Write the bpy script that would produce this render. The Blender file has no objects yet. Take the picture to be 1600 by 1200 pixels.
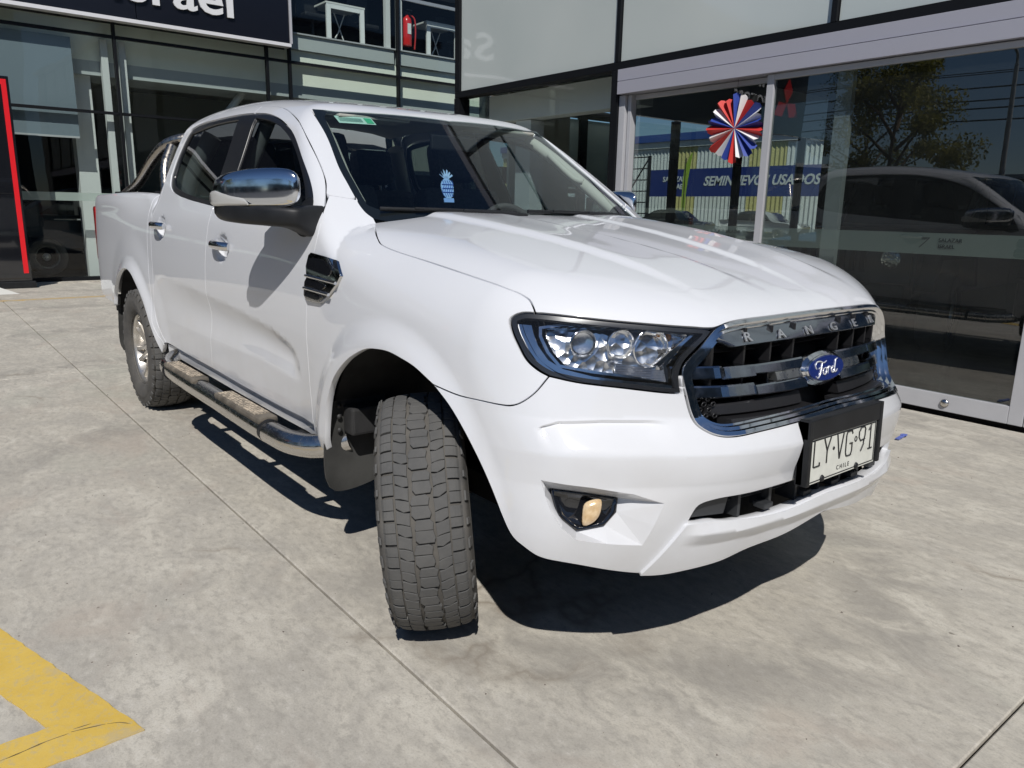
import bpy, bmesh, math, random
import numpy as np
from mathutils import Vector, Matrix, Euler
from mathutils.geometry import delaunay_2d_cdt
random.seed(7); rng=np.random.default_rng(7)
SC=bpy.context.scene
COL=SC.collection
# ---------------- camera ----------------
cam_d=bpy.data.cameras.new('camera'); cam=bpy.data.objects.new('camera',cam_d); COL.objects.link(cam)
cam_d.sensor_width=36; cam_d.lens=1187.25/1600*36; cam_d.clip_start=.05; cam_d.clip_end=600
def _cam():
    a,b,c=2.46413644,-.22502179,.01975628
    f=np.array([math.cos(b)*math.cos(a),math.cos(b)*math.sin(a),math.sin(b)])
    r=np.array([math.sin(a),-math.cos(a),0]);u=np.cross(r,f)
    r2=math.cos(c)*r+math.sin(c)*u;u2=np.cross(r2,f)
    m=Matrix((( r2[0],u2[0],-f[0],1.98924),(r2[1],u2[1],-f[1],-2.03479),(r2[2],u2[2],-f[2],1.28962),(0,0,0,1)))
    cam.matrix_world=m
_cam(); SC.camera=cam
# ---------------- daylight ----------------
SUN=Vector((.72,-.54,1.0)).normalized()
EL=math.asin(SUN.z); AZ=math.atan2(SUN.x,SUN.y)
w=bpy.data.worlds.new('World'); SC.world=w; w.use_nodes=True
nt=w.node_tree; bg=nt.nodes['Background']; sky=nt.nodes.new('ShaderNodeTexSky')
sky.sky_type='NISHITA'; sky.sun_disc=False; sky.sun_elevation=EL; sky.sun_rotation=AZ
sky.air_density=1.0; sky.dust_density=.15; sky.ozone_density=6.0; sky.altitude=900
nt.links.new(sky.outputs[0],bg.inputs[0]); bg.inputs[1].default_value=.055
sd=bpy.data.lights.new('sun','SUN'); sd.energy=3.9; sd.angle=math.radians(.53); sd.color=(1,.965,.915)
so=bpy.data.objects.new('sun',sd); COL.objects.link(so); so.rotation_euler=SUN.to_track_quat('Z','Y').to_euler()
vs=SC.view_settings; vs.view_transform='Standard'; vs.look='None'; vs.exposure=.09; vs.gamma=1; vs.use_curve_mapping=False
SC.render.engine='CYCLES'
try:
    SC.cycles.max_bounces=10; SC.cycles.transparent_max_bounces=24; SC.cycles.glossy_bounces=5; SC.cycles.diffuse_bounces=4
    SC.cycles.use_denoising=True; SC.cycles.caustics_reflective=False; SC.cycles.caustics_refractive=False
except Exception: pass
# ---------------- materials ----------------
class NT:
    def __init__(s,name):
        s.m=bpy.data.materials.new(name); s.m.use_nodes=True; s.t=s.m.node_tree; s.n=s.t.nodes; s.l=s.t.links
        s.b=s.n['Principled BSDF']; s.o=s.n['Material Output']
    def node(s,typ,**k):
        n=s.n.new(typ)
        for a,v in k.items(): setattr(n,a,v)
        return n
    def noise(s,scale,detail=4,rough=.55,vec=None,dist=0):
        n=s.node('ShaderNodeTexNoise'); n.inputs['Scale'].default_value=scale; n.inputs['Detail'].default_value=detail
        n.inputs['Roughness'].default_value=rough; n.inputs['Distortion'].default_value=dist
        s.l.new(vec or s.co(),n.inputs['Vector']); return n.outputs['Fac']
    def co(s):
        if not hasattr(s,'_c'): s._c=s.node('ShaderNodeTexCoord').outputs['Object']
        return s._c
    def ramp(s,fac,stops,interp='LINEAR'):
        r=s.node('ShaderNodeValToRGB'); r.color_ramp.interpolation=interp
        e=r.color_ramp.elements
        while len(e)<len(stops): e.new(.5)
        for i,(p,c) in enumerate(stops):
            e[i].position=p; e[i].color=(c if hasattr(c,'__len__') else (c,c,c))[:3]+(1,) if hasattr(c,'__len__') else (c,c,c,1)
        s.l.new(fac,r.inputs[0]); return r.outputs[0]
    def mix(s,f,a,b,bt='MIX'):
        m=s.node('ShaderNodeMix',data_type='RGBA',blend_type=bt)
        for i,v in ((0,f),(6,a),(7,b)):
            if hasattr(v,'node'): s.l.new(v,m.inputs[i])
            elif i==0: m.inputs[0].default_value=v
            else: m.inputs[i].default_value=tuple(v)[:3]+(1,)
        return m.outputs[2]
    def math(s,op,a,b=0,c=None):
        m=s.node('ShaderNodeMath',operation=op)
        for i,v in enumerate((a,b) if c is None else (a,b,c)):
            if hasattr(v,'node'): s.l.new(v,m.inputs[i])
            else: m.inputs[i].default_value=v
        return m.outputs[0]
    def bump(s,h,strength=.2,dist=.01,chain=None):
        b=s.node('ShaderNodeBump'); b.inputs['Strength'].default_value=strength; b.inputs['Distance'].default_value=dist
        s.l.new(h,b.inputs['Height'])
        if chain: s.l.new(chain,b.inputs['Normal'])
        return b.outputs[0]
    def set(s,**k):
        for a,v in k.items():
            i=s.b.inputs[a.replace('_',' ')]
            if hasattr(v,'node'): s.l.new(v,i)
            elif hasattr(v,'__len__'): i.default_value=tuple(v)+((1,) if len(v)==3 else ())
            else: i.default_value=v
        return s
def simple(name,col,rough=.5,metal=0,noise=0,scale=8,coat=0,bump=0,bscale=200):
    t=NT(name); t.set(Roughness=rough,Metallic=metal)
    if noise:
        f=t.noise(scale,5)
        lo=tuple(c*(1-noise) for c in col);hi=tuple(min(1,c*(1+noise)) for c in col)
        t.set(Base_Color=t.ramp(f,[(.3,lo),(.7,hi)]))
    else: t.set(Base_Color=col)
    if coat: t.set(Coat_Weight=coat,Coat_Roughness=.03)
    if bump: t.set(Normal=t.bump(t.noise(bscale,2),bump,.002))
    return t.m
def glass(name,tint,ior=1.5,refl=1.0,rough=0.0,dust=0,haze_col=(.5,.5,.48)):
    """thin pane: tinted see-through plus Fresnel mirror, optional dusty haze film"""
    t=NT(name); t.n.remove(t.b)
    tr=t.node('ShaderNodeBsdfTransparent'); tr.inputs[0].default_value=tuple(tint)+(1,)
    gl=t.node('ShaderNodeBsdfGlossy'); gl.inputs['Roughness'].default_value=rough; gl.inputs[0].default_value=(refl,refl,refl,1)
    lw=t.node('ShaderNodeFresnel'); ge=t.node('ShaderNodeNewGeometry')
    t.l.new(t.math('MULTIPLY_ADD',ge.outputs['Backfacing'],1/ior-ior,ior),lw.inputs[0])
    mx=t.node('ShaderNodeMixShader'); t.l.new(lw.outputs[0],mx.inputs[0]); t.l.new(tr.outputs[0],mx.inputs[1]); t.l.new(gl.outputs[0],mx.inputs[2])
    out=mx.outputs[0]
    if dust:
        df=t.node('ShaderNodeBsdfDiffuse'); df.inputs[0].default_value=tuple(haze_col)+(1,)
        m2=t.node('ShaderNodeMixShader')
        t.l.new(t.math('MULTIPLY',t.ramp(t.noise(3,5),[(.3,.4),(.75,1.0)]),dust),m2.inputs[0])
        t.l.new(out,m2.inputs[1]); t.l.new(df.outputs[0],m2.inputs[2]); out=m2.outputs[0]
    t.l.new(out,t.o.inputs['Surface']); return t.m
MT={}
# ---------------- objects ----------------
def link(o,parent=None):
    COL.objects.link(o)
    if parent is not None: o.parent=parent
    return o
def tag(o,label=None,cat=None,group=None,kind=None):
    for k,v in (('label',label),('category',cat),('group',group),('kind',kind)):
        if v: o[k]=v
    return o
def empty(name,loc=(0,0,0),rz=0,label=None,cat=None,group=None,parent=None):
    o=bpy.data.objects.new(name,None); o.location=loc; o.rotation_euler=(0,0,rz); o.empty_display_size=.2
    link(o,parent); return tag(o,label,cat,group)
def mobj(name,verts,faces,mat,parent=None,smooth=False,normals=None,mats=None,fmat=None):
    me=bpy.data.meshes.new(name)
    me.from_pydata([tuple(map(float,v)) for v in verts],[],[tuple(map(int,f)) for f in faces])
    for m in (mats or [mat]): me.materials.append(m)
    if fmat is not None: me.polygons.foreach_set('material_index',np.asarray(fmat,dtype=np.int32))
    if smooth or normals is not None: me.polygons.foreach_set('use_smooth',[True]*len(me.polygons))
    if normals is not None: me.normals_split_custom_set_from_vertices([tuple(map(float,n)) for n in normals])
    me.update()
    return link(bpy.data.objects.new(name,me),parent)
class MB:
    """collects boxes, tubes, prisms, lathes; build() links them as one mesh"""
    def __init__(s): s.v=[];s.f=[];s.sm=[];s.g=[];s.gi=0
    def add(s,v,f,smooth=False,same=False):
        if not same: s.gi+=1
        s.g+=[s.gi]*len(f)
        n=len(s.v); s.v+= [tuple(p) for p in v]; s.f+=[tuple(i+n for i in q) for q in f]; s.sm+=[smooth]*len(f); return s
    def box(s,x0,x1,y0,y1,z0,z1,bev=0,M=None):
        if bev>0:
            b=min(bev,(x1-x0)/2.01,(y1-y0)/2.01,(z1-z0)/2.01)
            bm=bmesh.new(); bmesh.ops.create_cube(bm,size=1)
            for v in bm.verts: v.co=Vector(((x0+x1)/2+v.co.x*(x1-x0),(y0+y1)/2+v.co.y*(y1-y0),(z0+z1)/2+v.co.z*(z1-z0)))
            bmesh.ops.bevel(bm,geom=bm.edges[:],offset=b,segments=2,affect='EDGES',profile=.6)
            bm.verts.ensure_lookup_table()
            v=[tuple(q.co) for q in bm.verts]; f=[[q.index for q in p.verts] for p in bm.faces]; bm.free()
        else:
            v=[(x,y,z) for x in(x0,x1) for y in(y0,y1) for z in(z0,z1)]
            f=[(0,1,3,2),(4,6,7,5),(0,4,5,1),(2,3,7,6),(0,2,6,4),(1,5,7,3)]
        if M is not None: v=[tuple(M@Vector(p)) for p in v]
        return s.add(v,f)
    def tube(s,pts,r,n=12,close=False,caps=True,flat=None):
        pts=[Vector(p) for p in pts]; N=len(pts); rs=r if hasattr(r,'__len__') else [r]*N
        T=[]
        for i in range(N):
            a=pts[(i-1)%N] if (close or i>0) else pts[i]; b=pts[(i+1)%N] if (close or i<N-1) else pts[i]
            T.append((b-a).normalized())
        up=Vector((0,0,1)) if abs(T[0].z)<.9 else Vector((1,0,0))
        u=T[0].cross(up).normalized(); V=[]
        for i in range(N):
            u=(u-T[i]*u.dot(T[i])).normalized(); w=T[i].cross(u)
            for k in range(n):
                a=2*math.pi*k/n; V.append(pts[i]+(u*math.cos(a)+w*math.sin(a)*(flat or 1))*rs[i])
        F=[]
        for i in range(N if close else N-1):
            j=(i+1)%N
            for k in range(n):
                l=(k+1)%n; F.append((i*n+k,i*n+l,j*n+l,j*n+k))
        s.add(V,F,True)
        if caps and not close:
            s.add([V[k] for k in range(n)],[tuple(range(n))[::-1]],same=True); s.add([V[(N-1)*n+k] for k in range(n)],[tuple(range(n))],same=True)
        return s
    def prism(s,poly,d,M=None,bev=0):
        """poly in xy, extruded 0..d in z, optional inset bevel at top"""
        n=len(poly)
        P=[(x,y,0) for x,y in poly]+[(x,y,d-(bev)) for x,y in poly]
        F=[tuple(range(n))[::-1]]+[(i,(i+1)%n,n+(i+1)%n,n+i) for i in range(n)]
        if bev>0:
            q=inset_poly(poly,bev); P+=[(x,y,d) for x,y in q]
            F+=[(n+i,n+(i+1)%n,2*n+(i+1)%n,2*n+i) for i in range(n)]+[tuple(range(2*n,3*n))]
        else: F+=[tuple(range(n,2*n))]
        if M is not None: P=[tuple(M@Vector(p)) for p in P]
        return s.add(P,F)
    def lathe(s,prof,n=48,M=None,arc=(0,2*math.pi)):
        """prof list of (r, h): revolve about local z"""
        full=abs(arc[1]-arc[0]-2*math.pi)<1e-6; k=n if full else n+1
        V=[];F=[]
        for i in range(k):
            a=arc[0]+(arc[1]-arc[0])*i/n
            V+=[(r*math.cos(a),r*math.sin(a),h) for r,h in prof]
        m=len(prof)
        for i in range(n):
            j=(i+1)%k
            for q in range(m-1): F.append((i*m+q,j*m+q,j*m+q+1,i*m+q+1))
        if M is not None: V=[tuple(M@Vector(p)) for p in V]
        return s.add(V,F,True)
    def split(s,name,mat,parent=None):
        """one object per collected piece"""
        out=[]
        for gid in sorted(set(s.g)):
            fi=[i for i,q in enumerate(s.g) if q==gid]; ids=sorted({v for i in fi for v in s.f[i]}); mp={v:k for k,v in enumerate(ids)}
            o=mobj(name,[s.v[v] for v in ids],[tuple(mp[v] for v in s.f[i]) for i in fi],mat,parent)
            o.data.polygons.foreach_set('use_smooth',[bool(s.sm[i]) for i in fi]); out.append(o)
        return out
    def build(s,name,mat,parent=None,autosmooth=None):
        o=mobj(name,s.v,s.f,mat,parent)
        o.data.polygons.foreach_set('use_smooth',[bool(x) for x in s.sm])
        return o
def inset_poly(poly,d):
    P=[np.array(p,float) for p in poly]; n=len(P)
    A=sum(P[i][0]*P[(i+1)%n][1]-P[(i+1)%n][0]*P[i][1] for i in range(n)); sg=1 if A>0 else -1
    out=[]
    for i in range(n):
        a,b,c=P[i-1],P[i],P[(i+1)%n]
        e1=b-a;e2=c-b;e1/=max(np.linalg.norm(e1),1e-9);e2/=max(np.linalg.norm(e2),1e-9)
        n1=np.array([-e1[1],e1[0]])*sg;n2=np.array([-e2[1],e2[0]])*sg
        m=n1+n2;L=m@m
        if L<1e-6: out.append(tuple(b+n1*d)); continue
        m=m/max(L/2,.35)*1.0
        out.append(tuple(b+m*d))
    return out
def basis(o,x,y):
    """matrix with local x, y axes given (z = x cross y), origin o"""
    x=Vector(x).normalized(); y=Vector(y).normalized(); z=x.cross(y).normalized(); y=z.cross(x)
    return Matrix(((x.x,y.x,z.x,o[0]),(x.y,y.y,z.y,o[1]),(x.z,y.z,z.z,o[2]),(0,0,0,1)))
def spline(pts,step=.015,closed=False):
    """Catmull-Rom resample, any dimension"""
    P=np.array(pts,float); n=len(P)
    if n==2:
        L=np.linalg.norm(P[1]-P[0]); k=max(1,int(round(L/step))); return [P[0]+(P[1]-P[0])*i/k for i in range(k+1)]
    out=[]
    for i in range(n if closed else n-1):
        p0=P[(i-1)%n] if (closed or i>0) else 2*P[0]-P[1]
        p1=P[i]; p2=P[(i+1)%n]; p3=P[(i+2)%n] if (closed or i<n-2) else 2*P[-1]-P[-2]
        L=np.linalg.norm(p2-p1); k=max(1,int(math.ceil(L/step)))
        # centripetal
        t0=0;t1=t0+max(np.linalg.norm(p1-p0),1e-6)**.5;t2=t1+max(L,1e-6)**.5;t3=t2+max(np.linalg.norm(p3-p2),1e-6)**.5
        for j in range(k):
            t=t1+(t2-t1)*j/k
            a1=(t1-t)/(t1-t0)*p0+(t-t0)/(t1-t0)*p1;a2=(t2-t)/(t2-t1)*p1+(t-t1)/(t2-t1)*p2;a3=(t3-t)/(t3-t2)*p2+(t-t2)/(t3-t2)*p3
            b1=(t2-t)/(t2-t0)*a1+(t-t0)/(t2-t0)*a2;b2=(t3-t)/(t3-t1)*a2+(t-t1)/(t3-t1)*a3
            out.append((t2-t)/(t2-t1)*b1+(t-t1)/(t2-t1)*b2)
    if not closed: out.append(P[-1])
    return out
def pip(poly,pts):
    poly=np.asarray(poly);x,y=pts[:,0],pts[:,1];ins=np.zeros(len(pts),bool);n=len(poly)
    for i in range(n):
        x1,y1=poly[i];x2,y2=poly[(i+1)%n]
        if y1==y2: continue
        c=((y1>y)!=(y2>y))&(x<(x2-x1)*(y-y1)/(y2-y1)+x1);ins^=c
    return ins
def pdist(poly,pts):
    poly=np.asarray(poly);d=np.full(len(pts),9e9)
    for i in range(len(poly)):
        a=poly[i];b=poly[(i+1)%len(poly)];e=b-a;L=max(e@e,1e-12)
        t=np.clip(((pts-a)@e)/L,0,1);q=pts-(a+t[:,None]*e);d=np.minimum(d,np.hypot(q[:,0],q[:,1]))
    return d
def text_mesh(txt,size,depth,mat,name,parent=None,M=None,shear=0,bold=0,sx=1,align='CENTER',spacing=1.0):
    cu=bpy.data.curves.new(name,'FONT'); cu.body=txt; cu.size=size; cu.extrude=depth/2; cu.align_x=align; cu.align_y='CENTER'; cu.shear=shear; cu.offset=bold; cu.space_character=spacing
    cu.resolution_u=3
    tmp=bpy.data.objects.new(name+'_t',cu); COL.objects.link(tmp)
    dg=bpy.context.evaluated_depsgraph_get(); me=bpy.data.meshes.new_from_object(tmp.evaluated_get(dg))
    bpy.data.objects.remove(tmp); bpy.data.curves.remove(cu)
    me.transform(Matrix.Diagonal((sx,1,1,1)))
    if M is not None: me.transform(M)
    me.materials.clear(); me.materials.append(mat); me.name=name
    return link(bpy.data.objects.new(name,me),parent)
# ---- smooth table interpolation (tensor Catmull-Rom on nonuniform knots = PCHIP-like) ----
def hermite_w(kn,x):
    kn=np.asarray(kn,float); x=np.clip(x,kn[0],kn[-1])
    i=np.clip(np.searchsorted(kn,x)-1,0,len(kn)-2)
    h=kn[i+1]-kn[i]; t=(x-kn[i])/h
    n=len(kn); W=np.zeros(x.shape+(n,))
    def add(idx,w): np.put_along_axis(W,idx[...,None],np.take_along_axis(W,idx[...,None],-1)+w[...,None],-1)
    h00=2*t**3-3*t**2+1;h10=t**3-2*t**2+t;h01=-2*t**3+3*t**2;h11=t**3-t**2
    add(i,h00);add(i+1,h01)
    # tangents by central difference (m_i=(p_{i+1}-p_{i-1})/(x_{i+1}-x_{i-1}))
    for j,hh in((i,h10),(i+1,h11)):
        a=np.clip(j-1,0,n-1);b=np.clip(j+1,0,n-1);d=kn[b]-kn[a]
        add(b,hh*h/d);add(a,-hh*h/d)
    return W
FAST=False
class Tab:
    def __init__(s,rows,cols,vals):
        s.r,s.c,s.v=np.array(rows,float),np.array(cols,float),np.array(vals,float)
        s.na,s.nb=int((s.r[-1]-s.r[0])/.012)+2,int((s.c[-1]-s.c[0])/.012)+2
        ga=np.linspace(s.r[0],s.r[-1],s.na);gb=np.linspace(s.c[0],s.c[-1],s.nb)
        s.g=hermite_w(s.r,ga)@s.v@hermite_w(s.c,gb).T
    def __call__(s,a,b):
        a,b=np.broadcast_arrays(np.asarray(a,float),np.asarray(b,float))
        sh=a.shape;a=a.ravel();b=b.ravel()
        if FAST:
            u=np.clip((a-s.r[0])/(s.r[-1]-s.r[0]),0,1)*(s.na-1);v=np.clip((b-s.c[0])/(s.c[-1]-s.c[0]),0,1)*(s.nb-1)
            i=np.minimum(u.astype(int),s.na-2);j=np.minimum(v.astype(int),s.nb-2);u-=i;v-=j
            g=s.g; return ((g[i,j]*(1-u)+g[i+1,j]*u)*(1-v)+(g[i,j+1]*(1-u)+g[i+1,j+1]*u)*v).reshape(sh)
        return ((hermite_w(s.r,a)@s.v)*hermite_w(s.c,b)).sum(-1).reshape(sh)
def sstep(e0,e1,x):
    t=np.clip((x-e0)/(e1-e0),0,1);return t*t*(3-2*t)
def smax(a,b,k):
    h=np.clip(k-np.abs(a-b),0,None)/k
    return np.maximum(a,b)+h*h*k*.25
# side half-width S(x,z)
ZS=[.30,.42,.50,.58,.66,.74,.84,.95,1.06,1.15,1.22,1.30,1.50,1.70,1.85]
XS=[-4.6,-4.2,-3.6,-2.9,-2.2,-1.4,-0.8,-0.45,0.0,0.35,0.8]
def side_row(x,bed):
    if bed: return [.86,.885,.893,.895,.895,.896,.897,.897,.893,.889,.884,.875,.85,.82,.80]
    return None
SV=[
 [.82,.84,.85,.852,.855,.857,.858,.857,.853,.850,.846,.84,.80,.78,.76],
 [.86,.875,.885,.887,.888,.889,.889,.888,.884,.880,.875,.868,.80,.78,.76],
 [.875,.89,.897,.899,.900,.901,.901,.900,.896,.892,.886,.878,.80,.78,.76],
 [.868,.887,.893,.895,.897,.900,.905,.905,.899,.890,.876,.845,.775,.70,.63],
 [.868,.887,.893,.894,.896,.900,.907,.908,.902,.892,.877,.845,.762,.680,.61],
 [.868,.887,.893,.894,.896,.900,.907,.909,.903,.892,.877,.845,.752,.657,.585],
 [.868,.887,.893,.895,.897,.900,.908,.909,.902,.890,.873,.842,.745,.645,.57],
 [.868,.887,.895,.898,.902,.906,.909,.907,.898,.882,.862,.835,.745,.645,.57],
 [.868,.89,.898,.903,.906,.908,.909,.904,.890,.865,.84,.82,.745,.645,.57],
 [.85,.88,.892,.898,.901,.902,.901,.893,.875,.845,.82,.80,.745,.645,.57],
 [.85,.875,.87,.862,.857,.855,.852,.842,.825,.80,.78,.76,.7,.645,.57],
]
S_tab=Tab(XS,ZS,SV)
WF=(0.0,.40); WR=(-3.22,.40)
def S(x,z):
    y=S_tab(x,z)
    for (cx,cz),r0 in ((WF,.50),(WR,.50)):
        r=np.hypot(x-cx,(z-cz)*1.02)
        up=sstep(.30,.5,z)
        y=y+ (.030*(1-sstep(r0-.02,r0+.085,r)) + .012*(1-sstep(r0+.05,r0+.25,r)))*up
    return y
# front surface F(Y,z)
YF=[0,.2,.4,.52,.64,.76,.88,1.0]
ZF=[.26,.32,.38,.46,.54,.62,.70,.78,.88,.98,1.06,1.14]
FV=[
 [.86,.855,.815,.765,.70,.61,.49,.30],
 [.885,.88,.845,.803,.750,.675,.56,.37],
 [.905,.90,.868,.828,.780,.708,.595,.42],
 [.925,.92,.892,.850,.803,.735,.625,.45],
 [.935,.932,.905,.864,.815,.745,.63,.46],
 [.950,.947,.922,.877,.806,.725,.61,.45],
 [.952,.948,.915,.862,.788,.705,.59,.44],
 [.935,.930,.890,.822,.747,.668,.56,.41],
 [.905,.900,.866,.799,.718,.630,.51,.35],
 [.875,.868,.835,.771,.686,.59,.465,.30],
 [.83,.824,.79,.728,.645,.545,.42,.24],
 [.74,.735,.70,.638,.555,.455,.33,.15],
]
F_tab=Tab(YF,ZF,np.array(FV).T)
# hood / top T(x,Y)
XT=[-4.6,-2.80,-2.72,-1.0,-.55,-.35,0.0,.3,.55,.75,.95]
YT=[0,.25,.45,.6,.75,.9]
TV=[
 [1.34]*6,[1.34]*6,[1.24]*6,[1.24]*6,
 [1.268,1.265,1.265,1.250,1.225,1.18],
 [1.265,1.262,1.262,1.245,1.218,1.175],
 [1.225,1.223,1.226,1.212,1.190,1.148],
 [1.178,1.177,1.182,1.172,1.152,1.11],
 [1.127,1.126,1.128,1.119,1.100,1.06],
 [1.073,1.071,1.067,1.055,1.035,1.0],
 [1.0,.997,.99,.975,.955,.92],
]
T_tab=Tab(XT,YT,TV)
# roof
XR=[-2.8,-2.55,-2.2,-1.8,-1.4,-1.1,-.8]
YR=[0,.3,.5,.65]
RV=[
 [1.785,1.779,1.762,1.728],[1.812,1.806,1.790,1.758],[1.822,1.817,1.800,1.768],[1.808,1.803,1.788,1.755],
 [1.766,1.762,1.750,1.722],[1.712,1.710,1.701,1.680],[1.64,1.635,1.62,1.60]]
R_tab=Tab(XR,YR,RV)
def WS(Y,z): # windshield surface x
    return -.335-1.60*(z-1.25)-.20*Y**2-.18*Y**4 
def RW(Y,z): # rear window surface x
    return -2.845+.30*(z-1.25)+.06*Y**2
def f_low(x,Y,z):
    s=Y-S(x,z)
    t=z-T_tab(x,Y)
    k=.10+.06*sstep(-.6,0,x)-.075*(1-sstep(-3.0,-2.7,x))
    a=smax(s*.95,t,k)
    fr=(x-F_tab(Y,z))*.8
    return smax(smax(a,fr,.07),-4.405-x,.06)
def f_cab(x,Y,z):
    s=(Y-S_tab(x,z))*.9
    r=z-R_tab(x,Y)
    a=smax(s,r,.10)
    a=smax(a,(x-WS(Y,z))*.53,.035)
    return smax(a,(RW(Y,z)-x)*.95,.06)
def f(p):
    p=np.asarray(p,float);x,Y,z=p[...,0],np.abs(p[...,1]),p[...,2]
    return np.minimum(f_low(x,Y,z),np.maximum(f_cab(x,Y,z),.95-z))
def grad(fn,p,e=2e-3):
    g=np.stack([fn(p+np.eye(3)[i]*e)-fn(p-np.eye(3)[i]*e) for i in range(3)],-1)
    return g/np.linalg.norm(g,axis=-1,keepdims=True)
def cast(fn,o,d,t0,t1,n=160,inward=True):
    """first crossing (outside->inside) along o+t d, t from t0 to t1"""
    global FAST
    o=np.atleast_2d(np.asarray(o,float));d=np.atleast_2d(np.asarray(d,float));o,d=np.broadcast_arrays(o,d)
    N=len(o);t=np.full(N,float(t0));hi=np.full(N,np.nan);lo=t.copy();act=np.arange(N)
    FAST=True
    for it in range(600):
        v=fn(o[act]+d[act]*t[act][:,None])
        ins=v<=0
        hi[act[ins]]=t[act[ins]]
        act=act[~ins];v=v[~ins]
        lo[act]=t[act]
        t[act]+=np.clip(v*.55,.004,.2)
        act=act[t[act]<t1]
        if len(act)==0:break
    ok=~np.isnan(hi);i=np.where(ok)[0]
    if len(i):
        l,h=lo[i],hi[i]
        for _ in range(7):
            m=(l+h)/2;out=fn(o[i]+d[i]*m[:,None])>0
            l=np.where(out,m,l);h=np.where(out,h,m)
        FAST=False
        m=(l+h)/2;e=1e-3
        for _ in range(2):
            v0=fn(o[i]+d[i]*m[:,None]);v1=fn(o[i]+d[i]*(m+e)[:,None]);g=(v1-v0)/e
            g=np.where(g<-.05,g,-.05);m=m-np.clip(v0/g,-.006,.006)
        t[i]=m
    FAST=False
    p=o+d*t[:,None]
    p[~ok]=np.nan
    return p


# ---------- surface details ----------
def hp(Y,z,a,b):
    """signed distance left of line a->b in (Y,z)"""
    dx,dz=b[0]-a[0],b[1]-a[1];L=np.hypot(dx,dz)
    return ((z-a[1])*dx-(Y-a[0])*dz)/L
def seglineval(xs,zs,x): return np.interp(x,xs,zs)
AX=[.56,.60,.71,.80,.83,.862]; AZ=[.776,.779,.781,.777,.766,.745]
def detail(x,Y,z):
    d=np.zeros_like(x)
    # --- front bumper (x>.35)
    m=(x>.3)&(z<.9)&(z>.30)
    if m.any():
        xx,YY,zz=x[m],Y[m],z[m]
        # ridge at z=.70
        e=-.016*np.clip(1-np.abs(zz-.700)/.085,0,1)*(1-sstep(.80,.93,YY))
        # small step under line A
        za=seglineval(AX,AZ,YY)
        w=sstep(.56,.62,YY)*(1-sstep(.822,.846,YY))
        b=za-zz
        e+=.009*np.clip(b/.006,0,1)*np.clip(1-(b-.006)/.06,0,1)*w
        # lip shelf: proud ridge below the intake for Y<.6
        e+=-.012*np.clip(1-np.abs(zz-.482)/.034,0,1)*(1-sstep(.50,.56,YY))
        # corner slope
        d[m]=e
    # --- door scallop
    m=(x<-.6)&(x>-2.75)&(z>.6)&(z<.95)&(Y>.7)
    if m.any():
        xx,zz=x[m],z[m]
        z1=np.interp(xx,[-2.7,-2.0,-1.63,-1.31,-.95,-.82,-.75,-.705,-.69],[.90,.881,.863,.843,.812,.785,.761,.721,.665])
        z2=np.interp(xx,[-2.7,-1.8,-1.1,-.72],[.654,.648,.657,.636])
        u=np.clip((zz-z2)/np.maximum(z1-z2,.01),0,1)
        d[m]+=.015*np.sin(np.pi*u**1.15)*sstep(-2.75,-1.9,xx)*(1-sstep(-.80,-.685,xx))
    # --- handle cups
    for hx,hz in ((-1.515,1.100),(-2.53,1.160)):
        r=((x-hx)/.085)**2+((z-hz)/.062)**2
        d=d+np.where(Y>.7,.028*(1-sstep(.25,1.0,r)),0)
    # --- hood power bulge creases
    m=(z>.98)&(x>-.6)&(x<.9)&(Y<.75)
    if m.any():
        xx,YY=x[m],Y[m]
        yb=np.interp(xx,[-.45,.0,.4,.8],[.50,.475,.43,.37])
        w=1-sstep(.45,.80,xx)
        d[m]+=-.013*(1-sstep(-.030,.020,YY-yb))*w
        yc=np.interp(xx,[-.45,.0,.4,.8],[.20,.17,.13,.10])
        d[m]+=.008*(1-sstep(-.025,.02,YY-yc))*w
    return d
_f_low0=f_low
def f_low(x,Y,z):
    x,Y,z=np.broadcast_arrays(x,Y,z)
    sh=x.shape;x,Y,z=x.ravel(),Y.ravel(),z.ravel()
    v=_f_low0(x,Y,z)
    near=np.abs(v)<.12
    if near.any(): v[near]+=detail(x[near],Y[near],z[near])
    return v.reshape(sh)
_f_cab0=f_cab
def f_cab(x,Y,z):
    x,Y,z=np.broadcast_arrays(x,Y,z)
    sh=x.shape;x,Y,z=x.ravel(),Y.ravel(),z.ravel()
    v=_f_cab0(x,Y,z)
    near=(np.abs(v)<.12)&(z<1.25)
    if near.any(): v[near]+=detail(x[near],Y[near],z[near])
    return v.reshape(sh)
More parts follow.
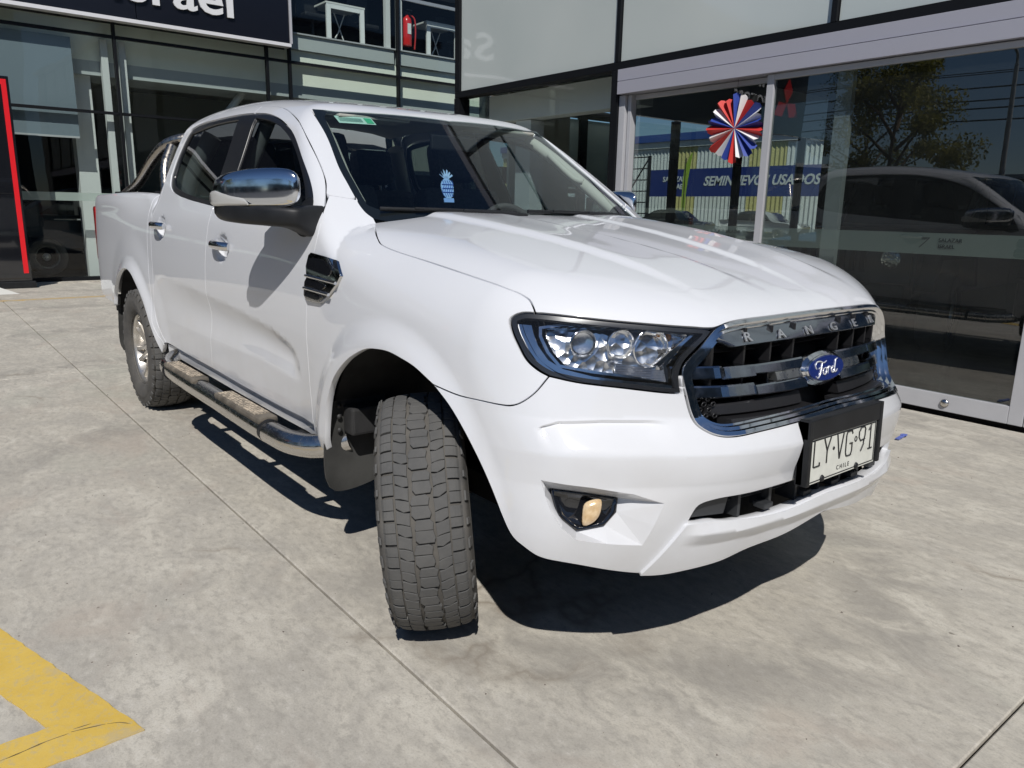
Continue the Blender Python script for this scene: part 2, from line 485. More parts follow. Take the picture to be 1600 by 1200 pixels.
TR={'hoodshut': [(-0.474, -0.697, 1.25), (-0.392, -0.738, 1.223), (-0.288, -0.788, 1.195), (-0.233, -0.807, 1.177), (-0.177, -0.813, 1.165), (0.05, -0.813, 1.138), (0.289, -0.809, 1.109), (0.418, -0.799, 1.09), (0.469, -0.786, 1.077), (0.496, -0.781, 1.065), (0.512, -0.783, 1.052), (0.525, -0.786, 1.037)],
 'hoodfront': [(0.525, -0.786, 1.037), (0.602, -0.716, 1.03), (0.67, -0.638, 1.022), (0.744, -0.538, 1.013), (0.797, -0.452, 1.006)],
 'hoodgrille': [(0.808, -0.424, 1.008), (0.815, -0.365, 1.018), (0.829, -0.202, 1.024), (0.832, 0.022, 1.026)],
 'hoodrear': [(-0.474, -0.697, 1.25), (-0.443, -0.635, 1.249), (-0.404, -0.572, 1.252), (-0.424, -0.521, 1.263), (-0.415, -0.489, 1.271), (-0.345, -0.468, 1.273), (-0.322, -0.313, 1.273), (-0.373, -0.021, 1.273)],
 'seam': [(0.285, -0.939, 0.822), (0.377, -0.916, 0.807), (0.45, -0.902, 0.807), (0.508, -0.884, 0.806), (0.535, -0.87, 0.807), (0.556, -0.856, 0.816), (0.58, -0.828, 0.843), (0.599, -0.797, 0.874)],
 'bot': [(0.531, -0.903, 0.549), (0.545, -0.899, 0.521), (0.574, -0.886, 0.47), (0.608, -0.871, 0.446), (0.637, -0.851, 0.428), (0.685, -0.807, 0.417), (0.723, -0.753, 0.404), (0.784, -0.625, 0.373), (0.811, -0.554, 0.368), (0.867, -0.412, 0.385), (0.892, -0.324, 0.408), (0.912, -0.185, 0.42), (0.917, -0.055, 0.426)],
 'arch': [(-0.424, -0.936, 0.487), (-0.403, -0.94, 0.567), (-0.372, -0.944, 0.645), (-0.312, -0.949, 0.729), (-0.218, -0.951, 0.802), (-0.144, -0.952, 0.84), (-0.073, -0.951, 0.866), (-0.01, -0.95, 0.875), (0.057, -0.949, 0.878), (0.131, -0.947, 0.869), (0.196, -0.945, 0.856), (0.285, -0.939, 0.822), (0.349, -0.934, 0.78), (0.397, -0.929, 0.737), (0.441, -0.923, 0.688), (0.478, -0.916, 0.639), (0.508, -0.909, 0.591), (0.531, -0.903, 0.549)],
 'frseam': [(-0.651, -0.787, 1.327), (-0.591, -0.822, 1.273), (-0.537, -0.875, 1.186), (-0.564, -0.895, 1.096), (-0.588, -0.905, 1.004), (-0.606, -0.909, 0.888), (-0.616, -0.905, 0.768), (-0.608, -0.904, 0.639), (-0.59, -0.905, 0.568), (-0.588, -0.904, 0.497)],
 'upper': [(-2.31, -0.615, 1.759), (-2.06, -0.608, 1.76), (-1.837, -0.608, 1.75), (-1.684, -0.608, 1.74), (-1.521, -0.617, 1.721), (-1.39, -0.628, 1.701), (-1.16, -0.672, 1.64), (-0.979, -0.711, 1.551), (-0.817, -0.737, 1.45), (-0.723, -0.759, 1.383), (-0.655, -0.782, 1.332)],
 'wsedge': [(-1.157, -0.61, 1.682), (-0.957, -0.639, 1.569), (-0.759, -0.682, 1.432), (-0.667, -0.694, 1.371), (-0.597, -0.703, 1.325), (-0.556, -0.707, 1.297), (-0.513, -0.706, 1.271), (-0.477, -0.696, 1.252)],
 'wstop': [(-1.157, -0.61, 1.682), (-1.104, -0.537, 1.681), (-1.078, -0.432, 1.683), (-1.055, -0.275, 1.685), (-1.039, -0.112, 1.683)],
 'apseam': [(-0.651, -0.782, 1.329), (-0.584, -0.706, 1.315)],
 'lampL': [(0.525, -0.786, 1.037), (0.499, -0.807, 1.036), (0.484, -0.822, 1.028), (0.478, -0.832, 1.017), (0.493, -0.837, 0.99), (0.514, -0.835, 0.961), (0.544, -0.828, 0.922), (0.574, -0.812, 0.898), (0.596, -0.795, 0.885)],
 'lampB': [(0.596, -0.795, 0.885), (0.646, -0.744, 0.872), (0.716, -0.651, 0.859), (0.783, -0.556, 0.846), (0.802, -0.527, 0.845)],
 'lampR': [(0.802, -0.527, 0.845), (0.796, -0.529, 0.869), (0.791, -0.526, 0.895), (0.792, -0.515, 0.922), (0.801, -0.488, 0.952), (0.81, -0.455, 0.981), (0.81, -0.432, 1.001)],
 'grille': [(0.832, 0.022, 1.026), (0.829, -0.202, 1.024), (0.815, -0.365, 1.018), (0.812, -0.399, 1.013), (0.81, -0.427, 1.004), (0.804, -0.481, 0.956), (0.791, -0.52, 0.912), (0.793, -0.525, 0.89), (0.808, -0.52, 0.836), (0.821, -0.514, 0.795), (0.837, -0.508, 0.77), (0.86, -0.49, 0.752), (0.883, -0.465, 0.742), (0.901, -0.433, 0.74), (0.926, -0.34, 0.747), (0.942, -0.229, 0.753), (0.947, -0.122, 0.758)],
 'intakeT': [(0.855, -0.535, 0.512), (0.862, -0.526, 0.54), (0.871, -0.515, 0.563), (0.892, -0.471, 0.577), (0.924, -0.351, 0.581), (0.942, -0.19, 0.586), (0.946, -0.043, 0.595)],
 'intakeB': [(0.855, -0.535, 0.512), (0.893, -0.436, 0.511), (0.924, -0.28, 0.506), (0.932, -0.037, 0.517)],
 'vent': [(-0.562, -0.89, 1.125), (-0.379, -0.882, 1.11), (-0.327, -0.895, 1.063), (-0.348, -0.9, 1.034), (-0.413, -0.905, 0.988), (-0.472, -0.907, 0.961), (-0.576, -0.908, 0.958), (-0.598, -0.907, 0.976), (-0.595, -0.904, 1.022), (-0.58, -0.902, 1.037), (-0.591, -0.898, 1.076), (-0.579, -0.892, 1.115)],
 'fog': [(0.654, -0.835, 0.614), (0.769, -0.708, 0.596), (0.773, -0.715, 0.562), (0.771, -0.723, 0.544), (0.76, -0.74, 0.527), (0.716, -0.796, 0.511), (0.698, -0.815, 0.518), (0.68, -0.829, 0.55)],
 'rwiper': [(-0.495, -0.644, 1.279), (-0.445, -0.491, 1.282), (-0.445, -0.429, 1.292)],
 'sticker': [(-1.071, -0.553, 1.661), (-1.032, -0.372, 1.666), (-0.972, -0.394, 1.626), (-1.011, -0.555, 1.624)],
 'drl': [(0.487, -0.819, 1.007), (0.52, -0.796, 1.006), (0.532, -0.798, 0.984), (0.548, -0.798, 0.959), (0.577, -0.786, 0.923), (0.608, -0.761, 0.902), (0.659, -0.704, 0.885), (0.705, -0.642, 0.876), (0.764, -0.559, 0.867), (0.778, -0.539, 0.863), (0.781, -0.54, 0.848), (0.708, -0.644, 0.861), (0.638, -0.737, 0.875), (0.593, -0.783, 0.89), (0.558, -0.806, 0.918), (0.524, -0.818, 0.957)],
 'refl': [(0.521, -0.766, 0.997), (0.575, -0.705, 1.009), (0.657, -0.601, 1.008), (0.749, -0.47, 0.99), (0.761, -0.457, 0.982), (0.744, -0.527, 0.907), (0.755, -0.527, 0.865), (0.687, -0.623, 0.878), (0.64, -0.686, 0.887), (0.585, -0.752, 0.901), (0.556, -0.768, 0.934), (0.53, -0.773, 0.973)],
 'proj': [(0.611, -0.699, 0.963)],
 'bowl2': [(0.669, -0.621, 0.964)],
 'bowl3': [(0.717, -0.559, 0.954)],
 'amber': [(0.718, -0.529, 0.998), (0.735, -0.51, 0.987)],
 'ribs': [(0.678, -0.643, 0.915), (0.752, -0.544, 0.898), (0.761, -0.541, 0.869), (0.682, -0.647, 0.892)],
 'wedge': [(0.778, -0.463, 0.988), (0.773, -0.472, 0.988), (0.738, -0.567, 0.911), (0.746, -0.556, 0.908)],
 'wedge2': [(0.794, -0.441, 0.994), (0.788, -0.468, 0.979), (0.786, -0.482, 0.964), (0.798, -0.439, 0.989)],
 'fogM': [(0.637, -0.847, 0.633), (0.728, -0.758, 0.621), (0.789, -0.673, 0.604), (0.832, -0.604, 0.577), (0.821, -0.625, 0.518), (0.802, -0.643, 0.463), (0.761, -0.726, 0.474), (0.715, -0.794, 0.487), (0.691, -0.821, 0.516), (0.669, -0.837, 0.553), (0.649, -0.843, 0.594)],
 'fogI': [(0.619, -0.804, 0.596), (0.682, -0.746, 0.591), (0.734, -0.67, 0.576), (0.739, -0.678, 0.541), (0.728, -0.707, 0.508), (0.686, -0.767, 0.493), (0.648, -0.8, 0.531)],
 'foglens': [(0.698, -0.753, 0.568), (0.704, -0.742, 0.576), (0.72, -0.717, 0.578), (0.724, -0.718, 0.555), (0.722, -0.725, 0.533), (0.713, -0.738, 0.516), (0.7, -0.756, 0.51), (0.698, -0.759, 0.547)],
 'letbar': [(0.826, -0.332, 1.006), (0.83, -0.201, 1.017), (0.831, 0.027, 1.021), (0.811, 0.35, 1.019), (0.808, 0.408, 1.008), (0.848, 0.336, 0.972), (0.87, -0.032, 0.974), (0.862, -0.243, 0.969), (0.849, -0.346, 0.966), (0.842, -0.351, 0.978), (0.838, -0.365, 0.981)]}
# =====================================================================
#  PICKUP TRUCK  (x forward, y left, z up, metres; origin under front axle)
# =====================================================================
FB=f; FL=lambda p:f_low(p[...,0],np.abs(p[...,1]),p[...,2]); FC=lambda p:f_cab(p[...,0],np.abs(p[...,1]),p[...,2])
X0,Z0=.2,.62
class PA:
    @staticmethod
    def uv(P):
        P=np.asarray(P,float);x,Y,z=P[...,0],np.abs(P[...,1]),P[...,2]
        s_=np.where(x<X0,x-X0,.75*np.arctan2(x-X0,Y)); h=np.where(x<X0,Y,np.hypot(x-X0,Y))
        return np.stack([s_,.9*np.arctan2(z-Z0,h)],-1)
    @staticmethod
    def ray(q):
        s_,a=q[:,0],q[:,1]/.9; th=np.where(s_<0,0,s_/.75)
        o=np.stack([np.where(s_<0,s_+X0,X0),0*s_,Z0+0*s_],-1)
        return o,np.stack([np.cos(a)*np.sin(th),-np.cos(a)*np.cos(th),np.sin(a)],-1)
class PH:
    @staticmethod
    def uv(P):
        P=np.asarray(P,float); return np.stack([.95*np.arctan2(P[...,2]-.45,P[...,0]+.3),P[...,1]],-1)
    @staticmethod
    def ray(q):
        a=q[:,0]/.95; return np.stack([-.3+0*a,q[:,1],.45+0*a],-1),np.stack([np.cos(a),0*a,np.sin(a)],-1)
class PT:
    @staticmethod
    def uv(P): P=np.asarray(P,float); return P[...,:2].copy()
    @staticmethod
    def ray(q): return np.stack([q[:,0],q[:,1],0*q[:,0]+.5],-1),np.tile([0,0,1.],(len(q),1))
def proj(fn,PR,q):
    o,d=PR.ray(q)
    return cast(fn,o+d*1.9,-d,0,1.75,110)
def outline(segs,PR,step=.015):
    out=[];cen=[]
    for sg in segs:
        L=spline(sg,step)
        for p in L[:-1]: out.append(p)
    P=np.array(out)
    keep=[0]
    for i in range(1,len(P)):
        if np.linalg.norm(P[i]-P[keep[-1]])>step*.3: keep.append(i)
    P=P[keep]; P[:,1]=-np.abs(P[:,1])
    return PR.uv(P),np.abs(P[:,1])<2e-3
def panel(name,segs,mat,parent,fn=FB,PR=PA,holes=(),step=.014,gap=.002,off=0,flange=.022,mode='right',normals=True,fdir=None,creases=()):
    g=(lambda p:fn(p)-off) if off else fn
    uvo,cen=outline(segs,PR,step)
    if gap:
        q=np.array(inset_poly(list(map(tuple,uvo)),gap))
        if cen.any(): 
            k=0 if PR is PA else 1
            q[cen,k]=uvo[cen,k]
        uvo=q
    loops=[(uvo,cen)]
    for h in holes:
        hu,hc=outline(h,PR,step)
        loops.append((hu,hc))
    pts=[];edges=[];cenf=[]
    for L,c in loops:
        n=len(L);b=len(pts);pts+=[tuple(p) for p in L];edges+=[(b+i,b+(i+1)%n) for i in range(n)];cenf+=list(c)
    CR=[]
    for cr in creases:
        L=PR.uv(np.array(spline(cr,step)));ok=pip(uvo,L)&(pdist(uvo,L)>step*.4)
        for h_,hc in loops[1:]: ok&=~pip(h_,L)&(pdist(h_,L)>step*.4)
        run=[]
        for i in range(len(L)+1):
            if i<len(L) and ok[i]: run.append(L[i])
            else:
                if len(run)>1:
                    b=len(pts);pts+=[tuple(p) for p in run];cenf+=[False]*len(run);edges+=[(b+j,b+j+1) for j in range(len(run)-1)];CR.append(np.array(run))
                run=[]
    nb=len(pts)
    lo=uvo.min(0);hi=uvo.max(0)
    gx=np.arange(lo[0]+step*.37,hi[0],step);gy=np.arange(lo[1]+step*.41,hi[1],step)
    G=np.stack(np.meshgrid(gx,gy,indexing='ij'),-1).reshape(-1,2)
    k=pip(uvo,G)
    for L,c in loops[1:]: k&=~pip(L,G)
    G=G[k]
    for L,c in loops:
        if len(G): G=G[pdist(L,G)>step*.45]
    for L in CR:
        for i in range(len(L)-1):
            if len(G):
                a=L[i];e=L[i+1]-a;q_=np.clip(((G-a)@e)/max(e@e,1e-12),0,1);dq=G-(a+q_[:,None]*e);G=G[np.hypot(dq[:,0],dq[:,1])>step*.4]
    allp=pts+[tuple(p) for p in G]
    vo,eo,fo,ov,oe,of=delaunay_2d_cdt([Vector(p) for p in allp],edges,[],0,1e-7)
    V2=np.array([tuple(v) for v in vo]); Fo=np.array([list(t) for t in fo if len(t)==3])
    cc=V2[Fo].mean(1); k=pip(uvo,cc)
    for L,c in loops[1:]: k&=~pip(L,cc)
    Fo=Fo[k]
    P=proj(g,PR,V2)
    bad=np.isnan(P[:,0])
    if bad.any():
        # fall back: nearest good vertex
        gi=np.where(~bad)[0]
        for i in np.where(bad)[0]:
            j=gi[np.argmin(((V2[gi]-V2[i])**2).sum(1))]; P[i]=P[j]
        print('panel',name,'missed',int(bad.sum()),'of',len(P))
    src={}
    for i,o_ in enumerate(ov):
        for j in o_:
            src[j]=i
    cv=np.zeros(len(V2),bool)
    for j,c in enumerate(cenf):
        if c and j in src: cv[src[j]]=True
    P[cv,1]=0
    N=grad(g,P)
    # orient
    t=Fo[:,[0,1,2]];a,b,c=P[t[:,0]],P[t[:,1]],P[t[:,2]];fnn=np.cross(b-a,c-a)
    fl=(fnn*N[t].mean(1)).sum(1)<0; Fo[fl]=Fo[fl][:,::-1]
    used=np.zeros(len(P),bool);used[Fo.ravel()]=True
    ren=np.cumsum(used)-1; P,N,cv=P[used],N[used],cv[used]; Fo=ren[Fo]
    V=list(P);NN=list(N);FF=[tuple(x) for x in Fo]
    if flange:
        cnt={}
        for t in Fo:
            for i in range(3):
                e=(t[i],t[(i+1)%3]);cnt[e]=1
        be=[e for e in cnt if (e[1],e[0]) not in cnt and not (cv[e[0]] and cv[e[1]])]
        en={}
        for a_,b_ in be:
            d=P[b_]-P[a_];m=np.cross(d,(N[a_]+N[b_]));m/=max(np.linalg.norm(m),1e-9)
            for q in(a_,b_): en.setdefault(q,[]).append(m)
        top={};bot={}
        for q,ms in en.items():
            m=sum(ms);m=m/max(np.linalg.norm(m),1e-9)
            top[q]=len(V);V.append(P[q]);NN.append((m+N[q]*.6)/np.linalg.norm(m+N[q]*.6))
            bot[q]=len(V);dd=-N[q] if fdir is None else np.array(fdir)
            V.append(P[q]+dd*flange);NN.append(m)
        for a_,b_ in be: FF.append((a_,bot[a_],bot[b_],b_) if False else (top[b_],top[a_],bot[a_],bot[b_]))
    V=np.array(V);NN=np.array(NN)
    def mirror(V,NN,FF):
        W=V.copy();W[:,1]*=-1;M_=NN.copy();M_[:,1]*=-1;return W,M_,[tuple(x[::-1]) for x in FF]
    if mode=='center':
        W,M_,F2=mirror(V,NN,FF);n=len(V)
        mp=[ (i if (i<len(P) and cv[i]) else n+i) for i in range(n)]
        F2=[tuple(mp[i] for i in t) for t in F2]
        V=np.vstack([V,W]);NN=np.vstack([NN,M_]);FF=FF+F2
        return mobj(name,V,FF,mat,parent,True,NN if normals else None)
    o=mobj(name,V,FF,mat,parent,True,NN if normals else None)
    if mode=='pair':
        W,M_,F2=mirror(V,NN,FF)
        o2=mobj(name,W,F2,mat,parent if not isinstance(parent,tuple) else parent[1],True,M_ if normals else None)
        return o,o2
    return o
def sp(x,z,fn=FB):
    """point of the right flank at given x, z"""
    p=cast(fn,np.array([[x,-1.6,z]]),np.array([[0,1.,0]]),0,1.5,200)[0]
    if np.isnan(p[0]): print('NANSP',x,z)
    return tuple(p)
def sps(L,fn=FB): return [sp(x,z,fn) for x,z in L]
def onray(PR,P,fn,off=0):
    g=(lambda p:fn(p)-off) if off else fn
    q=PR.uv(np.atleast_2d(P)); r=proj(g,PR,q); return r,grad(g,r)
def mirror_obj(o,parent=None):
    """left-hand twin of a mesh part"""
    me=o.data.copy(); me.transform(Matrix.Scale(-1,4,(0,1,0))); me.flip_normals(); c=bpy.data.objects.new(o.name,me)
    return link(c,parent if parent is not None else o.parent)

# ---- materials
def paint():
    t=NT('white_paint'); n=t.noise(2.2,6,.6); 
    sepz=t.node('ShaderNodeSeparateXYZ'); t.l.new(t.co(),sepz.inputs[0])
    low=t.node('ShaderNodeMapRange'); low.inputs[1].default_value=.95; low.inputs[2].default_value=.35; t.l.new(sepz.outputs[2],low.inputs[0])
    dirt=t.math('MULTIPLY',low.outputs[0],t.ramp(n,[(.35,0),(.75,.55)]))
    t.set(Base_Color=t.mix(dirt,(.67,.685,.72),(.47,.45,.42)),Specular_IOR_Level=.25,Roughness=t.math('MULTIPLY_ADD',dirt,.25,.5),Coat_Weight=1.0,Coat_IOR=1.6,Coat_Roughness=t.math('MULTIPLY_ADD',n,.05,.015))
    t.set(Normal=t.bump(t.noise(1.3,2,.4),.06,.01))
    return t.m
MT['paint']=paint()
def chrome(name,r=.05,c=(.72,.73,.75),dust=.15):
    t=NT(name); n=t.noise(40,4)
    t.set(Base_Color=c,Metallic=1,Roughness=t.ramp(n,[(.35,r),(.8,r+dust)])); return t.m
MT['chrome']=chrome('chrome'); MT['satin']=chrome('satin_metal',.22,(.62,.61,.59),.2); MT['steel']=chrome('polished_steel',.13,(.60,.58,.55),.25)
MT['black']=simple('black_plastic',(.011,.012,.014),.5,noise=.3,scale=12); MT['black'].node_tree.nodes['Principled BSDF'].inputs['Specular IOR Level'].default_value=.35
MT['gloss']=simple('gloss_black',(.010,.011,.014),.06,coat=1)
MT['trim']=simple('rubber_trim',(.012,.013,.016),.28)
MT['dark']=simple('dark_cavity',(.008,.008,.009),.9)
MT['liner']=simple('wheel_liner',(.018,.018,.019),.8,noise=.5,scale=10)
MT['cloth']=simple('seat_cloth',(.075,.076,.082),.85,noise=.2,scale=60)
MT['head']=simple('headliner',(.42,.42,.38),.9)
MT['wscreen']=glass('windshield_glass',(.82,.90,.88),1.5)
MT['tint']=glass('tinted_glass',(.34,.38,.40),1.52)
MT['clear']=glass('clear_lens',(.95,.96,.97),1.45,dust=.015)
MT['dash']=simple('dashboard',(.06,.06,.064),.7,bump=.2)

truck=empty('pickup_truck',(0,0,0),0,'white double cab pickup truck parked on the concrete, front wheels turned','pickup truck')
# ---------------- key curves ----------------
B_seam=sps([(-1.700,1.700),(-1.700,1.58),(-1.705,1.45),(-1.715,1.30),(-1.722,1.275)]); 
doorBseam=sps([(-1.722,1.275),(-1.728,1.15),(-1.742,1.0),(-1.752,.85),(-1.768,.70),(-1.785,.503)])
fr=[(-.655,1.327),(-.600,1.273),(-.556,1.20),(-.566,1.10),(-.586,1.0),(-.604,.888),(-.612,.768),(-.606,.65),(-.594,.57),(-.588,.497)]
frs=sps(fr)
bottomF=sps([(-.588,.497),(-.9,.492),(-1.3,.494),(-1.785,.503)])
upF=[(-1.837,1.752),(-1.684,1.742),(-1.521,1.724),(-1.39,1.703),(-1.16,1.64),(-.979,1.551),(-.817,1.45),(-.723,1.383),(-.655,1.327)]
upR=[(-2.655,1.55),(-2.62,1.64),(-2.56,1.715),(-2.47,1.752),(-2.31,1.763),(-2.06,1.762),(-1.837,1.752)]
def spx(L): # roof-side points where sideways rays may pass above: use elevation ray
    out=[]
    for x,z in L:
        Yg=.62
        q=np.array([[x-X0,0.0]])
        # find phi giving height z
        lo,hi=.5,1.35
        for _ in range(24):
            mid=(lo+hi)/2; p=proj(FB,PA,np.array([[x-X0,mid*.9]]))[0]
            if p[2]<z: lo=mid
            else: hi=mid
            if np.isnan(p[2]): hi=mid
        out.append(tuple(proj(FB,PA,np.array([[x-X0,lo*.9]]))[0]))
        if np.isnan(out[-1][0]): print('NANSPX',x,z)
    return out
UPF=spx(upF); UPR=spx(upR)
iB=1 # index handling: seam top at x=-1.70
def split_at(L,x):
    for i in range(len(L)-1):
        if (L[i][0]-x)*(L[i+1][0]-x)<=0:
            t=(x-L[i][0])/(L[i+1][0]-L[i][0]); p=tuple(np.array(L[i])*(1-t)+np.array(L[i+1])*t); return L[:i+1]+[p],[p]+L[i+1:]
upA,upB=split_at(UPF,-1.70)       # upA: from -1.837 to -1.70, upB: -1.70 to -.655
# daylight opening
dloF=[(-1.70,1.708),(-1.55,1.694),(-1.42,1.672),(-1.289,1.640),(-1.113,1.575),(-.923,1.470),(-.769,1.378),(-.690,1.318),(-.640,1.262)]
dloFb=[(-.640,1.262),(-.598,1.195)]
beltF=[(-.598,1.195),(-.75,1.215),(-1.10,1.240),(-1.45,1.262),(-1.722,1.281)]
beltR=[(-1.722,1.281),(-1.95,1.297),(-2.15,1.312),(-2.396,1.338),(-2.52,1.362),(-2.585,1.395),(-2.615,1.44)]
rearE=[(-2.615,1.44),(-2.61,1.53),(-2.575,1.63),(-2.535,1.685)]
dloR=[(-2.535,1.685),(-2.45,1.703),(-2.149,1.714),(-1.861,1.715),(-1.70,1.708)]
dF=spx(dloF); dFb=sps(dloFb); bF=sps(beltF); bR=sps(beltR); rE=spx(rearE); dR=spx(dloR)
dF[-1]=dFb[0]; bF[0]=dFb[-1]; rE[0]=bR[-1]; dR[0]=rE[-1]; dR[-1]=dF[0]; bR[0]=bF[-1]
# ---- doors (panel + upper frame), both sides
def door(name,segs,handle):
    o,o2=panel(name,segs,MT['paint'],truck,step=.016,mode='pair')
    return o,o2
sB0=tuple(np.array(upB[0]));
sc1=[sp(float(q),float(np.interp(q,[-2.7,-2.0,-1.63,-1.31,-.95,-.82,-.75,-.705,-.69],[.90,.881,.863,.843,.812,.785,.761,.721,.665]))) for q in list(np.linspace(-2.6,-.82,50))+[-.79,-.77,-.75,-.735,-.72,-.705,-.697,-.69]]
sc2=[sp(float(q),float(np.interp(q,[-2.7,-1.8,-1.1,-.72],[.654,.648,.657,.636]))) for q in np.linspace(-2.6,-.72,40)]
fdoor=panel('front_door',[ [frs[-1]]+bottomF[1:], list(reversed(doorBseam)), list(reversed(bF)), list(reversed(dFb)), list(reversed(dF)), [dF[0],upB[0]], upB, frs ],MT['paint'],truck,creases=[sc1,sc2],step=.0135,mode='pair')
rseam=sps([(-2.655,1.55),(-2.685,1.45),(-2.705,1.298),(-2.735,1.2),(-2.72,1.05),(-2.708,.9),(-2.716,.80),(-2.727,.705),(-2.70,.62),(-2.64,.555),(-2.57,.515)])
UPR[0]=rseam[0]
bottomR=sps([(-1.785,.503),(-2.2,.507),(-2.57,.515)])
rdoor=panel('rear_door',[bottomR, list(reversed(rseam)), UPR+upA[1:], [upA[-1],dR[-1]], list(reversed(dR)), list(reversed(rE)), list(reversed(bR)), doorBseam],MT['paint'],truck,creases=[sc1,sc2],step=.0135,mode='pair')
# ---- window trim ring with B pillar, glass
def pts_in(L): return L
gF=[spx([(-1.655,1.690),(-1.55,1.677),(-1.42,1.655),(-1.295,1.622),(-1.12,1.555),(-.935,1.452),(-.80,1.362),(-.735,1.300)]),sps([(-.735,1.300),(-.735,1.245)]),sps([(-.735,1.245),(-1.1,1.268),(-1.59,1.300)])]
gF[0][-1]=gF[1][0]; gF.append([gF[2][-1],tuple(sp(-1.615,1.5)),gF[0][0]])
gR=[sps([(-1.80,1.305),(-2.15,1.335),(-2.38,1.362),(-2.50,1.388),(-2.56,1.43)]),spx([(-2.56,1.43),(-2.565,1.53),(-2.535,1.625),(-2.505,1.668)]),spx([(-2.505,1.668),(-2.15,1.696),(-1.862,1.697)])]
gR[1][0]=gR[0][-1]; gR[2][0]=gR[1][-1]; gR.append([gR[2][-1],tuple(sp(-1.825,1.5)),gR[0][0]])
trim=panel('window_trim',[dF,dFb,bF+bR[1:],rE,dR],MT['trim'],truck,off=-.006,gap=.001,flange=.015,holes=[gF,gR],step=.016,mode='pair')
for nm,g_,dr in (('door_window',gF,fdoor),('door_window',gR,rdoor)):
    o,o2=panel(nm,g_,MT['tint'],truck,off=-.012,gap=-.004,flange=0,step=.04,mode='pair')
    o.parent=dr[0]; o2.parent=dr[1]
# ---- cab shell
roofc=[(-1.035,0,1.70)]
ws=list(TR['wsedge']); wt=list(TR['wstop'])
wt=[wt[0],wt[1],wt[2],wt[3],(-1.030,0,1.685)]
bseam=[(-2.845,1.31),(-2.825,1.217),(-2.805,1.05),(-2.785,.9),(-2.77,.8),(-2.762,.70),(-2.745,.62),(-2.69,.545),(-2.62,.505)]
BS=sps(bseam,FB)
cabrear=spx([(-2.590,1.765),(-2.66,1.70),(-2.72,1.58),(-2.76,1.45),(-2.80,1.34)])
cabrear=[(-2.56,-.0,1.80),(-2.563,-.30,1.80),(-2.575,-.48,1.79)]+cabrear
ap=[(-.651,-.782,1.329),(-.584,-.706,1.315)]
wsUp=[p for p in ws if p[0]<-.59]; 
z1L=[(-2.5,.894),(-2.0,.881),(-1.63,.863),(-1.31,.843),(-.95,.812),(-.82,.785),(-.75,.761),(-.705,.721),(-.69,.665)]
cab=panel('cab_shell',[ [(-1.030,0,1.685),(-2.56,0,1.80)], cabrear+[BS[0]], BS, [BS[-1],rseam[-1]], list(reversed(rseam)), UPR+UPF[1:], ap, list(reversed(wsUp))[0:], list(wt)],MT['paint'],truck,step=.018,mode='center',gap=.002)
# ---- fender
arch=[tuple(p) for p in TR['arch']]
hs=[tuple(p) for p in TR['hoodshut']]
seam=[tuple(p) for p in TR['seam']]
iseam=11
archU=arch[:iseam+1]; archD=arch[iseam:]
lampL=[tuple(p) for p in TR['lampL']]
low0=sps([(-.588,.497),(-.582,.44)]); lowA=sps([(-.582,.44),(-.44,.435)])
fen=panel('front_fender',[ [ap[0]]+frs[1:], low0, lowA, [lowA[-1]]+archU, [archU[-1]]+seam[1:-1]+[lampL[-1]], list(reversed(lampL)), list(reversed(hs)), list(reversed([p for p in ws if p[0]>-.60])), [ws[4],ap[1]], list(reversed(ap))],MT['paint'],truck,step=.013,mode='pair')
# ---- hood
hf=[tuple(p) for p in TR['hoodfront']]; hg=[tuple(p) for p in TR['hoodgrille']]; hr=[tuple(p) for p in TR['hoodrear']]
hr=[hr[0],hr[1],(-.425,-.572,1.252),(-.428,-.53,1.262),(-.424,-.482,1.271),(-.412,-.40,1.273),(-.395,-.25,1.274),(-.385,0,1.275)]
hg=[hf[-1],(.812,-.424,1.008),hg[1],hg[2],(.833,0,1.026)]
hood=panel('hood',[hs,hf,hg,[hg[-1],hr[-1]],list(reversed(hr))],MT['paint'],truck,fn=FL,PR=PH,step=.014,mode='center')
# ---- bumper
gr=[tuple(p) for p in TR['grille']]; gr[0]=(.833,0,1.026); gr[-1]=(.948,0,.760)
it=[tuple(p) for p in TR['intakeT']]; it[-1]=(.946,0,.596); ib=[tuple(p) for p in TR['intakeB']]; ib[-1]=(.932,0,.516)
bo=[tuple(p) for p in TR['bot']]; bo[-1]=(.948,0,.447)
lb=[tuple(p) for p in TR['lampB']]
gi=next(i for i,p in enumerate(gr) if p==tuple(TR['grille'][7]))
def onx(Y,z,fn=None):
    p=cast(fn or FL,np.array([[1.3,-abs(Y),z]]),np.array([[-1.,0,0]]),0,1.2)[0]; return tuple(p)
def cy(L): return [onx(Y,z) for Y,z in L]
AL=[(float(q),float(np.interp(q,AX,AZ))) for q in np.linspace(.565,.835,26)]
CRS=[cy(AL),cy([(Y_,z_-.006) for Y_,z_ in AL]),cy([(Y_,z_+.0028) for Y_,z_ in AL]),cy([(Y_,z_-.009) for Y_,z_ in AL]),cy([(Y_,.700) for Y_ in (.01,.2,.4,.6,.75,.85)]),
 cy([(Y_,.482) for Y_ in (.01,.2,.4,.52)])]
fogM=[T1_ for T1_ in TR['fogM']]
FH=[[fogM[i],fogM[(i+1)%len(fogM)]] for i in range(len(fogM))]
CRS=[c_ for c_ in CRS if not np.isnan(np.array(c_)).any()]
bumper=panel('front_bumper',[ archD, bo, [bo[-1],ib[-1]], list(reversed(ib)), it, [it[-1],gr[-1]], list(reversed(gr[gi:])), [gr[gi],lb[-1]], list(reversed(lb)), list(reversed(seam[:-1]+[lb[0]])) ],MT['paint'],truck,fn=FL,creases=CRS,holes=[FH],step=.0095,mode='center',flange=.045)
